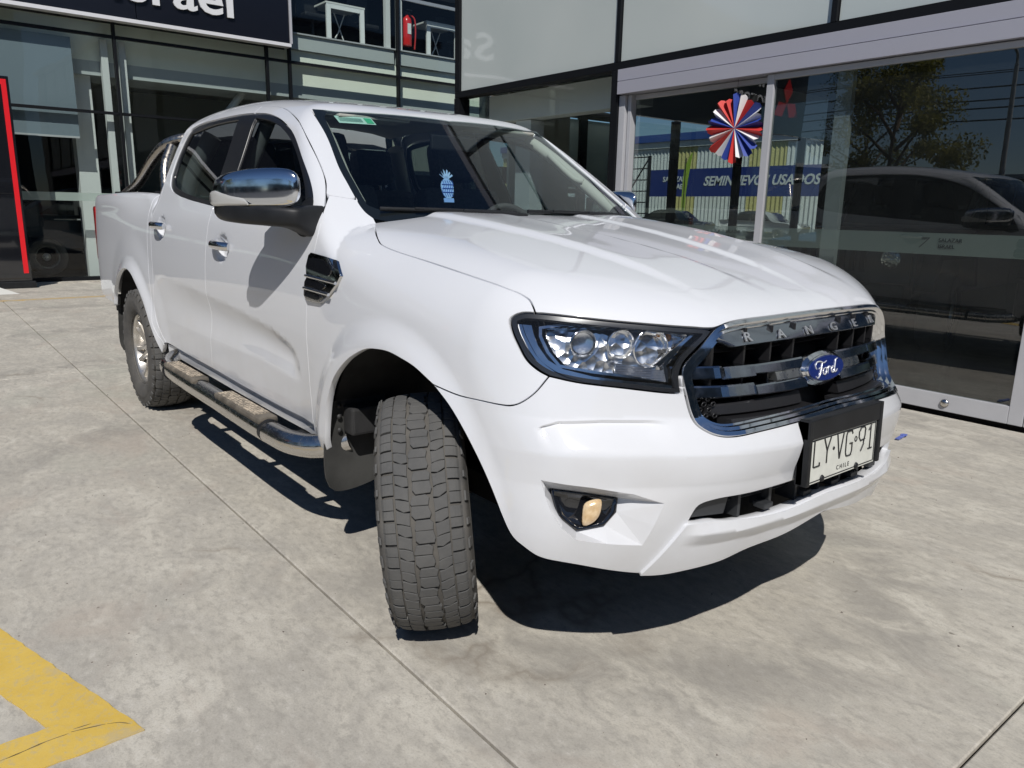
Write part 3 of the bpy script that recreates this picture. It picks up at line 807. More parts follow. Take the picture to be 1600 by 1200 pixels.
# chin: a separate proud moulding below the intake
ibz=[(abs(p[1]),p[2]) for p in ib]
chin_top=[onx(Y_,z_-.004) for Y_,z_ in ((.538,.519),(.447,.520),(.279,.508),(.036,.514))]; chin_top[-1]=(chin_top[-1][0],0,chin_top[-1][2])
cb=[p for p in bo if abs(p[1])<.64]; cbot=[onx(abs(p[1]) or .001,p[2]+.001) for p in cb]; cbot[-1]=(cbot[-1][0],0,cbot[-1][2])
chin=panel('bumper_chin',[ chin_top, [chin_top[-1],cbot[-1]], list(reversed(cbot)), [cbot[0],onx((abs(cbot[0][1])+.538)/2,(cbot[0][2]+.515)/2),chin_top[0]] ],MT['paint'],bumper,fn=FL,off=.009,gap=0,step=.009,creases=[cy([(Y_,.482) for Y_ in (.01,.2,.4,.53)])],mode='center',flange=.05)
# ---- bed side
rarch=[(-2.665,.44),(-2.70,.50),(-2.765,.60),(-2.85,.715),(-2.95,.80),(-3.08,.868),(-3.20,.89),(-3.33,.875),(-3.46,.825),(-3.58,.74),(-3.65,.68),(-3.69,.61)]
RA=sps(rarch,FL)
bedtop=[(-2.845,-.78,1.335),(-3.4,-.78,1.34),(-4.2,-.77,1.34),(-4.36,-.76,1.335)]
tail=[(-4.385,-.80,1.30)]+sps([(-4.375,1.24),(-4.385,1.1),(-4.39,.9),(-4.385,.75),(-4.375,.65)],FL)
bed=panel('bed_side',[ [(-2.845,-.78,1.335)]+sps([(-2.845,1.30)],FL)+BS[1:], [BS[-1],RA[0]], RA, [RA[-1]]+sps([(-3.9,.605),(-4.2,.62),(-4.375,.65)],FL), list(reversed(tail)), [tail[0]]+list(reversed(bedtop)) ],MT['paint'],truck,fn=FL,step=.02,mode='pair')
# ================= wheels =================
def rubber(name,c0,c1,rough=.85):
    t=NT(name); n=t.noise(9,6,.65); n2=t.noise(90,3)
    t.set(Base_Color=t.mix(t.math('MULTIPLY',n2,.5),t.ramp(n,[(.3,c0),(.72,c1)]),c1),Roughness=rough,Normal=t.bump(n2,.25,.002)); return t.m
MT['tread']=rubber('tyre_tread',(.060,.061,.062),(.105,.103,.099)); MT['groove']=rubber('tyre_groove',(.055,.052,.048),(.12,.112,.10))
MT['side']=rubber('tyre_sidewall',(.040,.040,.041),(.10,.094,.085))
def alloy():
    t=NT('alloy_rim'); n=t.noise(14,5,.6)
    t.set(Base_Color=t.ramp(n,[(.35,(.74,.72,.69)),(.7,(.50,.46,.40))]),Metallic=.85,Roughness=t.ramp(n,[(.3,.22),(.8,.5)])); return t.m
MT['alloy']=alloy()
R_T=.386
def crown(h): return R_T-.013*(abs(h)/.11)**2.5-(0 if abs(h)<.105 else 3.2*(abs(h)-.105)**1.35)
def tyre_meshes():
    n=34; pitch=2*math.pi*R_T/n
    bl=MB()
    def blk(poly,u0,hmir=1,depth=.0105):
        # poly (u,h) ; refine, map on the crown
        P=[(u0+u+rng.uniform(-.0011,.0011),h*hmir+rng.uniform(-.0009,.0009)) for u,h in poly]
        top=inset_poly(P,.0017)
        def mp(u,h,dr):
            a=u/R_T; r=crown(h)-dr; return (r*math.cos(a),r*math.sin(a),h)
        m=len(P)
        V=[mp(u,h,depth) for u,h in P]+[mp(u,h,.0012) for u,h in P]+[mp(u,h,0) for u,h in top]
        cu=sum(p[0] for p in top)/m; ch=sum(p[1] for p in top)/m; V.append(mp(cu,ch,0))
        A=sum(P[i][0]*P[(i+1)%m][1]-P[(i+1)%m][0]*P[i][1] for i in range(m))
        Fs=[]
        for i in range(m):
            j=(i+1)%m
            for b in (0,m): Fs.append((b+i,b+j,b+m+j,b+m+i))
            Fs.append((2*m+i,2*m+j,3*m))
        if A<0: Fs=[t[::-1] for t in Fs]
        bl.add(V,Fs)
    p=pitch; g=.0058
    for i in range(n):
        for sgn in (1,-1):
            off=(0 if sgn>0 else .5)*p; u=i*p+off
            var=.0035*math.sin(i*2.4+sgn)
            # shoulder block: two halves split by a sipe, stepped outer edge
            a,b=.0,p-g+var*.5; hm=.0785+.002*math.sin(i*1.7)
            ext=.131 if i%2 else .124
            mid=(a+b)/2
            j_=rng.uniform(-.004,.004); a_j=a+rng.uniform(0,.002); b_j=b-rng.uniform(0,.003)
            for ua,ub_,e1 in ((a_j,mid+j_-.0009,ext-.002),(mid+j_+.0009,b_j,ext-.004)):
                hs_=[hm,.090,.100,.108,.116,.123,e1]; dz=[.002,0,0,0,.0,.001,.002]
                Vb=[];
                for q_,h_ in enumerate(hs_):
                    w0=.0008 if 0<q_<6 else .0016
                    for (uu,dr) in ((ua,.011),(ua,.0012),(ua+w0,0),((ua+ub_)/2,0),(ub_-w0,0),(ub_,.0012),(ub_,.011)):
                        aa=(u+uu)/R_T; rr=crown(h_)-dr-(.0012 if q_ in (0,6) and dr==0 else 0); Vb.append((rr*math.cos(aa),rr*math.sin(aa),h_*sgn))
                Fb=[]
                for q_ in range(6):
                    for w_ in range(6): k0=q_*7+w_; Fb.append((k0,k0+1,k0+8,k0+7))
                Fb+=[tuple(range(7)),tuple(range(42,49))[::-1]]
                if sgn>0: Fb=[t_[::-1] for t_ in Fb]
                bl.add(Vb,Fb)
            # intermediate slanted S block, with a sipe
            s_=.016
            q=u+p*.32
            A_=[(0,.0335),(.026,.0355),(.030,.046),(.0255+s_*.55,.060),(.020+s_,.0745),(s_-.004,.0735),(-.002,.052)]
            B_=[(.0285,.0365),(p-g*1.1,.0345),(p-g*.6,.050),(p-g+s_*.55,.066),(p-g+s_*.6,.0745),(.0225+s_,.0745),(.0275+s_*.55,.060),(.0325,.046)]
            blk(A_,q,sgn); blk(B_,q,sgn)
        # centre rib, zigzag blocks
        u=i*p; z=.0035*(1 if i%2 else -1)
        blk([(0,-.024+z),(.012,-.0285+z),(p*.5-.0008,-.023+z),(p*.5-.0008,.026+z),(.010,.028+z),(-.002,.018+z)],u)
        blk([(p*.5+.0008,-.023+z),(p-g-.008,-.027+z),(p-g+.001,-.016+z),(p-g,.022+z),(p*.6,.0285+z),(p*.5+.0008,.026+z)],u)
    # shoulder side lugs
    for i in range(n):
        for sgn in (1,-1):
            a0=(i*p+(0 if sgn>0 else .5)*p)/R_T
            h=.1315*sgn
            V=[];
            for rr,hh in ((.372,.127*sgn),(.352,.1335*sgn)):
                for da in (.012,.085 if i%2 else .06): V.append((rr*math.cos(a0+da),rr*math.sin(a0+da),hh+.000*sgn))
            for rr,hh in ((.372,.122*sgn),(.350,.128*sgn)):
                for da in (.010,.087 if i%2 else .062): V.append((rr*math.cos(a0+da),rr*math.sin(a0+da),hh))
            fs=[(0,1,3,2),(0,4,5,1),(1,5,7,3),(3,7,6,2),(2,6,4,0)]
            if sgn<0: fs=[t[::-1] for t in fs]
            bl.add(V,fs)
    gr_=MB(); gr_.lathe([(crown(h)-.0098,h) for h in np.linspace(-.118,.118,17)],n=96)
    sd_=MB()
    prof=[(.365,.112),(.366,.120),(.352,.128),(.335,.1335),(.318,.1350),(.316,.1368),(.300,.1372),(.282,.1352),(.262,.131),(.245,.124),(.232,.115),(.226,.108),(.216,.107),(.214,.09)]
    sd_.lathe(prof,n=96); sd_.lathe([(r,-h) for r,h in reversed(prof)],n=96)
    return bl,gr_,sd_
_b,_g,_s=tyre_meshes()
def rim_meshes():
    m=MB()
    m.lathe([(.222,.112),(.226,.108),(.221,.103),(.212,.100),(.205,.085),(.198,.03),(.19,-.03),(.205,-.09),(.222,-.108),(.226,-.112)],n=72)
    sp_=MB()
    for k in range(6):
        a=2*math.pi*k/6
        for s_ in (-1,1):
            V=[]
            for r_,w_,h_,t_,o_ in ((.035,.020,.060,.028,.012),(.10,.0125,.070,.024,.020),(.165,.012,.078,.022,.030),(.208,.017,.090,.018,.040)):
                c=o_*s_
                for (dw,dh) in ((-w_,-t_),(-w_*.75,0),(w_*.75,0),(w_,-t_)): V.append((r_,c+dw,h_+dh))
            V=[tuple(Matrix.Rotation(a,4,'Z')@Vector(v)) for v in V]
            F_=[]
            for i in range(3):
                for q in range(4): F_.append((i*4+q,i*4+(q+1)%4,i*4+4+(q+1)%4,i*4+4+q)[::-1])
            sp_.add(V,F_)
    hub=MB(); hub.lathe([(0,.072),(.028,.071),(.034,.066),(.036,.050),(.062,.046),(.075,.030),(.078,0)],n=36)
    nuts=MB()
    for k in range(6):
        a=2*math.pi*(k+.5)/6; nuts.lathe([(0,.058),(.008,.056),(.010,.03)],n=8,M=Matrix.Translation((.052*math.cos(a),.052*math.sin(a),0)))
    disc=MB(); disc.lathe([(.06,.0),(.155,.0),(.155,-.025),(.06,-.025)],n=48); disc.lathe([(.0,-.03),(.20,-.03)],n=36)
    return m,sp_,hub,nuts,disc
_rm=rim_meshes()
wheel_proto=None
def wheel(x,y,steer,side,spin,camber=0,sc=1,z=None):
    global wheel_proto
    e=empty('wheel',(x,y,R_T-.004),parent=truck)
    # local z = outward axle
    out=Vector((0,-1 if side=='r' else 1,0))
    M=Matrix.Rotation(steer,4,'Z')@Matrix.Rotation(camber,4,'X')@Matrix.Scale(sc,4)@(Matrix.Rotation(math.pi/2,4,'X') if side=='r' else Matrix.Rotation(-math.pi/2,4,'X'))@Matrix.Rotation(spin,4,'Z')
    e.matrix_local=Matrix.Translation((x,y,z or R_T-.004))@M
    if wheel_proto is None:
        a=_b.build('tread_blocks',MT['tread'],e); b=_g.build('tyre_carcass',MT['groove'],e); c=_s.build('sidewall',MT['side'],e)
        d=_rm[0].build('rim',MT['alloy'],e); s2=_rm[1].split('spoke',MT['alloy'],e); h=_rm[2].build('hub_cap',MT['alloy'],e); nn=_rm[3].split('wheel_nut',MT['satin'],e); dd=_rm[4].build('brake_disc',simple('brake_steel',(.10,.085,.07),.5,metal=.6,noise=.3),e)
        wheel_proto=[a,b,c,d,h,dd]+s2+nn
    else:
        for p in wheel_proto:
            c=p.copy(); link(c,e)
    return e
wheel(.075,-.822,math.radians(-33.5),'r',.13,math.radians(5),.95,.3665); wheel(.0,.80,math.radians(-31),'l',.4)
wheel(-3.22,-.785,0,'r',.35); wheel(-3.22,.785,0,'l',.9)
# ================= wheel wells, underbody =================
def well(cx,pts,y0,y1):
    m=MB(); L=spline(pts,.05); n=len(L)
    for s_ in (-1,1):
        V=[(p[0],s_*y0,p[1]) for p in L]+[(p[0]*1+0,s_*y1,p[1]) for p in L]
        Fs=[(i,i+1,n+i+1,n+i) for i in range(n-1)]; m.add(V,Fs,True)
        c=len(V); V2=[(p[0],s_*y1,p[1]) for p in L]+[(cx,s_*y1,.45)]
        m.add(V2,[(i,i+1,n) for i in range(n-1)])
    return m
FWL=[(-.47,.36),(-.46,.56),(-.38,.72),(-.25,.84),(-.08,.905),(.08,.915),(.24,.88),(.37,.80),(.46,.68),(.51,.59),(.525,.53)]
well(.03,FWL,.885,.50).split('wheel_liner',MT['liner'],truck)
well(-3.2,[(-3.75,.45),(-3.72,.62),(-3.6,.79),(-3.42,.90),(-3.2,.93),(-2.98,.88),(-2.82,.76),(-2.72,.6),(-2.68,.45)],.885,.50).split('wheel_liner',MT['liner'],truck)
ub=MB(); ub.box(-4.30,-3.72,-.80,.80,.50,.62); ub.box(-2.66,-.50,-.82,.82,.44,.56); ub.box(-4.3,.75,-.50,.50,.42,.56); ub.box(.55,.82,-.52,.52,.50,.60)
ub.box(-.25,.25,-.62,-.45,.36,.44); ub.box(-.25,.25,.45,.62,.36,.44); ub.tube([(-3.22,-.7,.385),(-3.22,.7,.385)],.045)
ub.tube([(-.02,-.66,.36),(-.05,0,.38),(-.02,.66,.36)],.025); ub.box(-3.3,-3.1,-.15,.15,.29,.46,.05)
ub.split('underbody',MT['dark'],truck)
# tray floor and inner walls
tb=MB(); tb.box(-4.33,-2.86,-.74,.74,.80,.84); 
for s_ in (-1,1): tb.box(-4.33,-2.86,min(s_*.74,s_*.78),max(s_*.74,s_*.78),.80,1.325)
tb.box(-4.36,-4.33,-.74,.74,.80,1.325); tb.box(-2.90,-2.86,-.74,.74,.80,1.30)
tb.split('tray_liner',MT['black'],truck)
tg=MB(); tg.box(-4.415,-4.37,-.76,.76,.62,1.33,.012); tg.build('tailgate',MT['paint'],truck)
rb=MB(); rb.box(-4.52,-4.42,-.72,.72,.50,.62,.02); rb.build('rear_bumper',MT['chrome'],truck)
rlm=glass('red_lens',(.5,.02,.02),1.5); rlm=simple('red_lamp',(.35,.012,.014),.15,coat=1)
for s_ in (-1,1):
    m=MB(); m.box(-4.425,-4.345,min(s_*.80,s_*.872),max(s_*.80,s_*.872),.86,1.26,.02); m.build('tail_light',rlm,truck)
# mud flaps
MT['flap']=simple('mud_flap',(.05,.05,.048),.55,noise=.35,scale=7)
for (x,z0,z1) in ((-.44,.275,.60),(-3.74,.27,.60)):
    for s_ in (-1,1):
        m=MB()
        yo=.925 if x>-1 else .90
        P=[(yo,z1),(yo+.002,z0+.05),(yo-.03,z0+.005),(yo-.22,z0+.03),(yo-.24,z0+.07),(yo-.24,z1+.1)]
        P=[tuple(q) for q in spline(P,.03)]
        M_=Matrix(((0,0,-1,x),(s_,0,0,0),(0,1,0,0),(0,0,0,1)))
        m.prism(P,.008,M_,bev=.002); m.build('mud_flap',MT['flap'],truck)
# front flap bracket detail inside the well
m=MB(); m.box(-.435,-.36,-.86,-.66,.50,.60,.01); m.tube([(-.43,-.84,.56),(-.30,-.70,.50),(-.2,-.6,.46)],.006); 
for z in (.60,.56,.51): m.lathe([(0,.006),(.008,.004),(.01,0)],n=10,M=basis((-.43,-.875,z),(0,1,0),(0,0,1)))
m.split('flap_bracket',simple('sooty_plastic',(.03,.03,.031),.6,noise=.4),truck)
# sill panels
si=sps([(-2.60,.498),(-1.8,.494),(-1.0,.485),(-.60,.488)])
sill=panel('sill_panel',[sps([(-2.60,.440),(-1.0,.430),(-.60,.432)]),sps([(-.60,.432),(-.60,.488)]),list(reversed(si)),[si[0],sp(-2.60,.440)]],MT['paint'],truck,off=-.016,gap=0,step=.03,mode='pair')
# ================= side steps =================
MT['pad']=None; MT['dusty']=simple('dusty_rubber',(.12,.105,.085),.85,noise=.5,scale=14)
def padmat():
    t=NT('step_pad'); n=t.noise(60,4)
    t.set(Base_Color=t.ramp(n,[(.35,(.16,.14,.115)),(.62,(.52,.44,.34))]),Roughness=.9,Normal=t.bump(n,.5,.004)); return t.m
MT['pad']=padmat()
for s_ in (-1,1):
    e=empty('side_step',(0,0,0),parent=truck)
    m=MB(); path=spline([(-2.46,s_*.80,.47),(-2.45,s_*.89,.445),(-2.38,s_*.945,.425),(-2.2,s_*.965,.42),(-1.5,s_*.968,.415),(-.85,s_*.965,.412),(-.66,s_*.95,.415),(-.53,s_*.90,.43),(-.46,s_*.82,.46)],.05)
    m.tube(path,.045,n=24); m.build('step_tube',MT['steel'],e)
    for xa,xb in ((-2.24,-1.74),(-1.42,-.88)):
        q=MB(); q.box(xa,xb,s_*.965-.042,s_*.965+.042,.442,.4695,.012); q.build('step_tread',MT['dusty'],e)
        q=MB()
        for r_ in range(5):
            y=s_*.965-.026+r_*.013
            for k in range(int((xb-xa-.06)/.03)):
                x=xa+.03+k*.03; q.box(x,x+.024,y-.005,y+.005,.469,.4725)
        q.build('tread_cleats',MT['pad'],e)
        q=MB()
        for x in (xa-.005,xb+.005): q.tube([(x-.012,s_*.965,.415),(x+.012,s_*.965,.415)],.0475,n=20)
        q.split('pad_collar',MT['black'],e)
    q=MB()
    for x in (-2.1,-1.35,-.75): q.box(x-.025,x+.025,min(s_*.7,s_*.96),max(s_*.7,s_*.96),.40,.43,.005)
    q.split('bracket',MT['black'],e)
# ================= mirrors =================
def shell(name,prof,sections,mat,parent,n=28):
    """sections: list of (center xyz, half width a, half height b, exponent) lofted along"""
    V=[];F_=[]
    if len(sections)<20: sections=[(tuple(q[:3]),max(q[3],.003),max(q[4],.002),q[5]) for q in spline([(*c,a,b,ex) for c,a,b,ex in sections],.006)]
    for (c,a,b,ex) in sections:
        for k in range(n):
            t=2*math.pi*k/n; ct,st=math.cos(t),math.sin(t)
            V.append((c[0]+a*math.copysign(abs(ct)**(2/ex),ct),c[1],c[2]+b*math.copysign(abs(st)**(2/ex),st)))
    m=len(sections)
    for i in range(m-1):
        for k in range(n): l=(k+1)%n; F_.append((i*n+k,i*n+l,(i+1)*n+l,(i+1)*n+k))
    F_.append(tuple(range(n))[::-1]);F_.append(tuple(range((m-1)*n,m*n)))
    return mobj(name,V,F_,mat,parent,True)
for s_ in (-1,1):
    e=empty('side_mirror',(-.72-(.10 if s_>0 else 0),s_*(.90 if s_<0 else .80),1.27-(.0 if s_<0 else .02)),(0 if s_<0 else .15),parent=truck)
    K=lambda x,y,z:(x+.72,s_*(y-.90),z-1.27)
    # chrome cap : lofted along y (outboard)
    secs=[]
    for k_ in range(26):
        t_=.5-.5*math.cos(math.pi*k_/25); g_=max(1-t_**4.5,0)**.42*max(1-(1-t_)**9,0)**.4
        secs.append((K(-.600-.275*t_**1.12,.925+.192*t_,1.350-.010*t_),.082*g_+.001,.070*g_+.001,3.5))
    if s_>0: pass
    cap=shell('mirror_cap',None,secs,chrome('mirror_chrome',.09,(.72,.75,.80),.05),e)
    # lower black housing + arm
    m=MB()
    secs=[]
    for y,a,b,xc,zc in ((.80,.034,.060,-.650,1.232),(.87,.056,.056,-.636,1.236),(.94,.076,.038,-.640,1.249),(1.0,.084,.035,-.695,1.253),(1.06,.074,.033,-.785,1.257),(1.10,.050,.028,-.855,1.263),(1.113,.022,.016,-.885,1.27)):
        secs.append((K(xc,y,zc),a,b,3.0))
    shell('mirror_base',None,[(c_,a_,b_,4.2) for c_,a_,b_,_ in secs],MT['black'],e)
    # indicator lens on the outboard front corner
    L=[]
    secs=[]
    for y,a,b,xc,zc in ((1.058,.072,.004,-.775,1.290),(1.066,.074,.016,-.792,1.299),(1.086,.066,.024,-.826,1.305),(1.106,.052,.027,-.860,1.309),(1.119,.034,.026,-.884,1.310),(1.125,.016,.017,-.897,1.310)):
        secs.append((K(xc,y,zc),a,b,3))
    shell('indicator_lens',None,secs,simple('indicator_lens_grey',(.45,.45,.44),.12,coat=1),e)
    g_=MB(); g_.box(-.008,.0,-.09,.09,-.055,.055,.003,M=Matrix.Translation(K(-.787,.958,1.347))@Matrix.Rotation(s_*math.radians(55),4,'Z')); g_.build('mirror_glass',MT['chrome'],e)
    # sail panel
sail=panel('mirror_sail',[sps([(-.735,1.300),(-.690,1.318),(-.640,1.262),(-.598,1.195)]),sps([(-.598,1.195),(-.66,1.178),(-.75,1.203)]),sps([(-.75,1.203),(-.735,1.300)])],MT['black'],truck,off=.006,gap=0,flange=.02,step=.02,mode='pair')
# ================= door handles =================
for hx,hz,dd in ((-1.515,1.100,fdoor),(-2.53,1.160,rdoor)):
    p=np.array(sp(hx,hz+.004)); y0=.905
    for s_ in (-1,1):
        m=MB()
        pts=[(hx-.105,s_*(y0-.004),hz+.014),(hx-.06,s_*(y0+.016),hz+.013),(hx,s_*(y0+.022),hz+.012),(hx+.06,s_*(y0+.016),hz+.010),(hx+.105,s_*(y0-.004),hz+.008)]
        m.tube(spline(pts,.02),[.012]+[.0155]*(len(spline(pts,.02))-2)+[.012],n=14,flat=1.25)
        m.build('door_handle',MT['chrome'],dd[0 if s_<0 else 1])
# ================= fender vent =================
vt=[tuple(p) for p in TR['vent']]
vo=panel('fender_vent',[[vt[i],vt[(i+1)%len(vt)]] for i in range(len(vt))],MT['chrome'],truck,off=.010,gap=0,step=.008,mode='pair',flange=.03)
def sub(poly,parent,name,mat,off,**k):
    return panel(name,poly,mat,parent,off=off,mode='pair',**k)
def lerp3(a,b,t): return tuple(np.array(a)*(1-t)+np.array(b)*t)
for za_,zb_,xa_,xb_ in ((1.050,1.042,-.578,-.345),(1.006,1.0,-.588,-.39)):
    q_=[np.array(sp(float(x_),float(z_)))+np.array([0,-.016,0]) for x_,z_ in zip(np.linspace(xa_,xb_,8),np.linspace(za_,zb_,8))]
    for s_ in (-1,1):
        m=MB(); m.tube([(a_[0],a_[1]*-s_,a_[2]) for a_ in q_],.0055,n=8); m.build('vent_bar',MT['chrome'],vo[0] if s_<0 else vo[1])
for zA,zB in ((1.098,1.060),(1.030,1.012),(.990,.972)):
    xl=-.578 if zA>1.05 else -.585; xr=-.405 if zA>1.05 else (-.44 if zA>1.0 else -.47)
    L=sps([(xl,zB),(xr,zB-.002),(xr+.015,(zA+zB)/2),(xr,zA-.004),(xl+.005,zA),(xl,zB)])
    panel('vent_mesh',[L],MT['gloss'],vo[0],off=.0125,gap=0,step=.02,mode='right',flange=.004)
# ================= glass, sticker, cowl =================
wsO=[wt[0]]+ws[1:]
wsbot=[(-.477,-.696,1.252),(-.45,-.62,1.245),(-.42,-.50,1.243),(-.385,-.30,1.243),(-.365,0,1.243)]
def WSp(Y,z): return (float(WS(np.array(Y),np.array(z))),-Y,z)
wb=[ws[-1],WSp(.60,1.235),WSp(.45,1.232),WSp(.2,1.232),WSp(0,1.232)]
class PX:
    @staticmethod
    def uv(P): P=np.asarray(P,float); return P[...,1:].copy()
    @staticmethod
    def ray(q): return np.stack([0*q[:,0]-1.7,q[:,0],q[:,1]],-1),np.tile([1.,0,0],(len(q),1))
FW=lambda p:(p[...,0]-WS(np.abs(p[...,1]),p[...,2]))*.53
wsg=panel('windshield',[ws[:-1]+[ws[-1]],wb,[wb[-1],(-1.030,0,1.685)],list(reversed(wt))],MT['wscreen'],truck,fn=FW,PR=PX,off=-.006,gap=-.002,flange=0,step=.05,mode='center')
# black frit border
def ring(P,d):
    return P
wi=[(-1.12,-.585,1.662)]+[(p[0],p[1]+.028,p[2]) for p in ws[1:-1]]
wi[-1]=(-.50,-.665,1.275)
top_i=[(-1.105,-.570,1.668),(-1.075,-.43,1.670),(-1.05,-.25,1.672),(-1.03,0,1.672)]
bot_i=[(-.50,-.665,1.275),(-.46,-.5,1.268),(-.41,-.25,1.268),(-.39,0,1.268)]
fr_=panel('windshield_frit',[ws,wb,[wb[-1],bot_i[-1]],list(reversed(bot_i)),list(reversed(wi[:-1])),top_i,[top_i[-1],(-1.03,0,1.685)],list(reversed(wt))],MT['trim'],truck,fn=FW,PR=PX,off=-.0085,gap=-.001,flange=0,step=.03,mode='center')
# header seal between roof and glass, cowl tray
m=MB(); cw=[(-.46,.66,1.215),(-.42,.5,1.22),(-.36,.25,1.225),(-.34,0,1.225),(-.36,-.25,1.225),(-.42,-.5,1.22),(-.46,-.66,1.215)]
V=[];F_=[]
L=spline(cw,.08)
for p in L:
    V+=[(p[0]-.09,p[1],p[2]+.012),(p[0]+.02,p[1],p[2]-.004),(p[0]+.10,p[1],p[2]-.02)]
for i in range(len(L)-1):
    for k in (0,1): F_.append((i*3+k,i*3+k+1,i*3+k+4,i*3+k+3)[::-1])
m.add(V,F_,True); m.box(-.62,-.30,-.70,.70,1.17,1.185); m.build('cowl_panel',MT['black'],truck)
# wipers
for (xs,ys,L_) in ((-.40,-.10,.56),(-.40,.55,.62)):
    m=MB()
    def onws(y,z,o=.012): p=np.array([float(WS(np.array(abs(y)),np.array(z))),y,z]); return tuple(p+np.array([.85,0,.53])*o)
    a=onws(ys,1.262,.012); b=onws(ys-L_*.5,1.268,.03); 
    m.tube([a,b],[.010,.006],n=8)
    m.tube([onws(ys-L_*.06,1.272,.010),onws(ys-L_,1.280,.010)],.006,n=8,flat=1.3)
    m.tube([onws(ys-L_*.2,1.272,.020),onws(ys-L_*.8,1.278,.020)],.005,n=8)
    m.lathe([(0,.018),(.014,.014),(.016,0)],n=14,M=basis(onws(ys,1.258,.0),(0,1,0),(.53,0,-.85)))
    m.build('wiper',MT['black'],truck)
# rear window
RWf=lambda p:(RW(np.abs(p[...,1]),p[...,2])-p[...,0])
m=MB(); V=[];F_=[]
ys=np.linspace(-.74,.74,9);zs=np.linspace(1.20,1.74,5)
def rearpane(y0,y1,z0,z1,mat,name,par,taper=.12,off=.0,nn=6):
    V=[];F_=[]
    for j in range(nn+1):
        z=z0+(z1-z0)*j/nn; k=1-taper*(j/nn)
        for i in range(nn+1):
            y=(y0+(y1-y0)*i/nn)*k; V.append((float(RW(np.array(abs(y)),np.array(z)))+.03+off,y,z))
    for j in range(nn):
        for i in range(nn): a=j*(nn+1)+i; F_.append((a,a+nn+1,a+nn+2,a+1))
    return mobj(name,V,F_,mat,par,True)
rearpane(-.70,.70,1.33,1.66,MT['tint'],'rear_window',truck,.14)
for a in ((-.78,.78,1.20,1.33,.02),(-.60,.60,1.66,1.765,.05)): rearpane(a[0],a[1],a[2],a[3],MT['paint'],'cab_back',truck,a[4],.002)
for s_ in (-1,1):
    V=[];F_=[]
    for j in range(6):
        z=1.33+.33*j/5
        for yy in (.70*(1-.14*j/5),.79-.15*j/5): V.append((float(RW(np.array(yy),np.array(z)))+.032,s_*yy,z))
    F_=[(2*j,2*j+1,2*j+3,2*j+2) for j in range(5)]
    mobj('cab_back',V,F_,MT['paint'],truck,True)
# inspection sticker inside the glass
def wspt(y,z,o): return np.array([float(WS(np.array(abs(y)),np.array(z))),y,z])+np.array([.85,0,.53])*o
st=MB(); 
a,b,c,d=wspt(-.545,1.664,-.010),wspt(-.395,1.664,-.010),wspt(-.395,1.632,-.010),wspt(-.545,1.632,-.010)
st.add([a,b,c,d],[(0,1,2,3)]); sto=st.build('inspection_sticker',simple('sticker_green',(.42,.62,.55),.5),truck)
st=MB()
for k in range(18):
    y=-.535+k*.0052; st.add([wspt(y,1.657,-.009),wspt(y+.0026,1.657,-.009),wspt(y+.0026,1.640,-.009),wspt(y,1.640,-.009)],[(0,1,2,3)])
st.build('sticker_print',simple('print_dark',(.10,.22,.20),.6),sto)
st=MB(); st.add([wspt(-.43,1.660,-.009),wspt(-.40,1.660,-.009),wspt(-.40,1.636,-.009),wspt(-.43,1.636,-.009)],[(0,1,2,3)]); st.build('sticker_panel',simple('print_green',(.05,.38,.20),.6),sto)
# ================= sports bar =================
m=MB()
for s_ in (-1,1):
    m.tube(spline([(-3.95,s_*.74,1.345),(-3.60,s_*.73,1.42),(-3.25,s_*.70,1.58),(-3.12,s_*.66,1.645),(-3.03,s_*.56,1.68),(-3.02,s_*.3,1.69),(-3.02,0,1.69)],.06),.031,n=16)
    m.tube(spline([(-2.93,s_*.74,1.345),(-2.98,s_*.72,1.50),(-3.04,s_*.66,1.62)],.05),.032,n=14)
m.split('sports_bar',chrome('bar_steel',.20,(.40,.37,.33),.3),truck)
m=MB()
for s_ in (-1,1):
    m.box(-4.05,-3.85,s_*.74-.05,s_*.74+.05,1.338,1.362,.008); m.box(-3.0,-2.87,s_*.745-.045,s_*.745+.045,1.338,1.358,.008)
m.split('bar_foot',MT['black'],truck)
# ================= interior =================
it_=empty('interior',(0,0,0),parent=truck)
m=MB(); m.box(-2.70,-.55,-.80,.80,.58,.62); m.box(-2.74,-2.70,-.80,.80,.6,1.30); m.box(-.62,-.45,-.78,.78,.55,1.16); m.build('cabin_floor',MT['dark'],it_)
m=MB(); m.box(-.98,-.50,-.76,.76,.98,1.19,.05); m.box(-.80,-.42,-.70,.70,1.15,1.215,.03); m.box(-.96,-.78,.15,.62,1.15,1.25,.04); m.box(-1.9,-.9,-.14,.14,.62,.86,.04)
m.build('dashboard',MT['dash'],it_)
for y in (-.38,.38):
    for kx,nm in ((-1.32,'front_seat'),(-2.22,'rear_seat')):
        m=MB(); m.box(kx-.05,kx+.48,y-.26,y+.26,.68,.86,.05)
        M_=Matrix.Translation((kx-.03,y,.80))@Matrix.Rotation(math.radians(-16),4,'Y')
        m.box(-.09,.06,-.25,.25,0,.62,.06,M=M_); m.box(-.07,.05,-.13,.13,.66,.87,.045,M=M_)
        m.box(-.02,.0,-.07,-.055,.6,.68,M=M_); m.box(-.02,.0,.055,.07,.6,.68,M=M_)
        m.build('seat',MT['cloth'],it_)
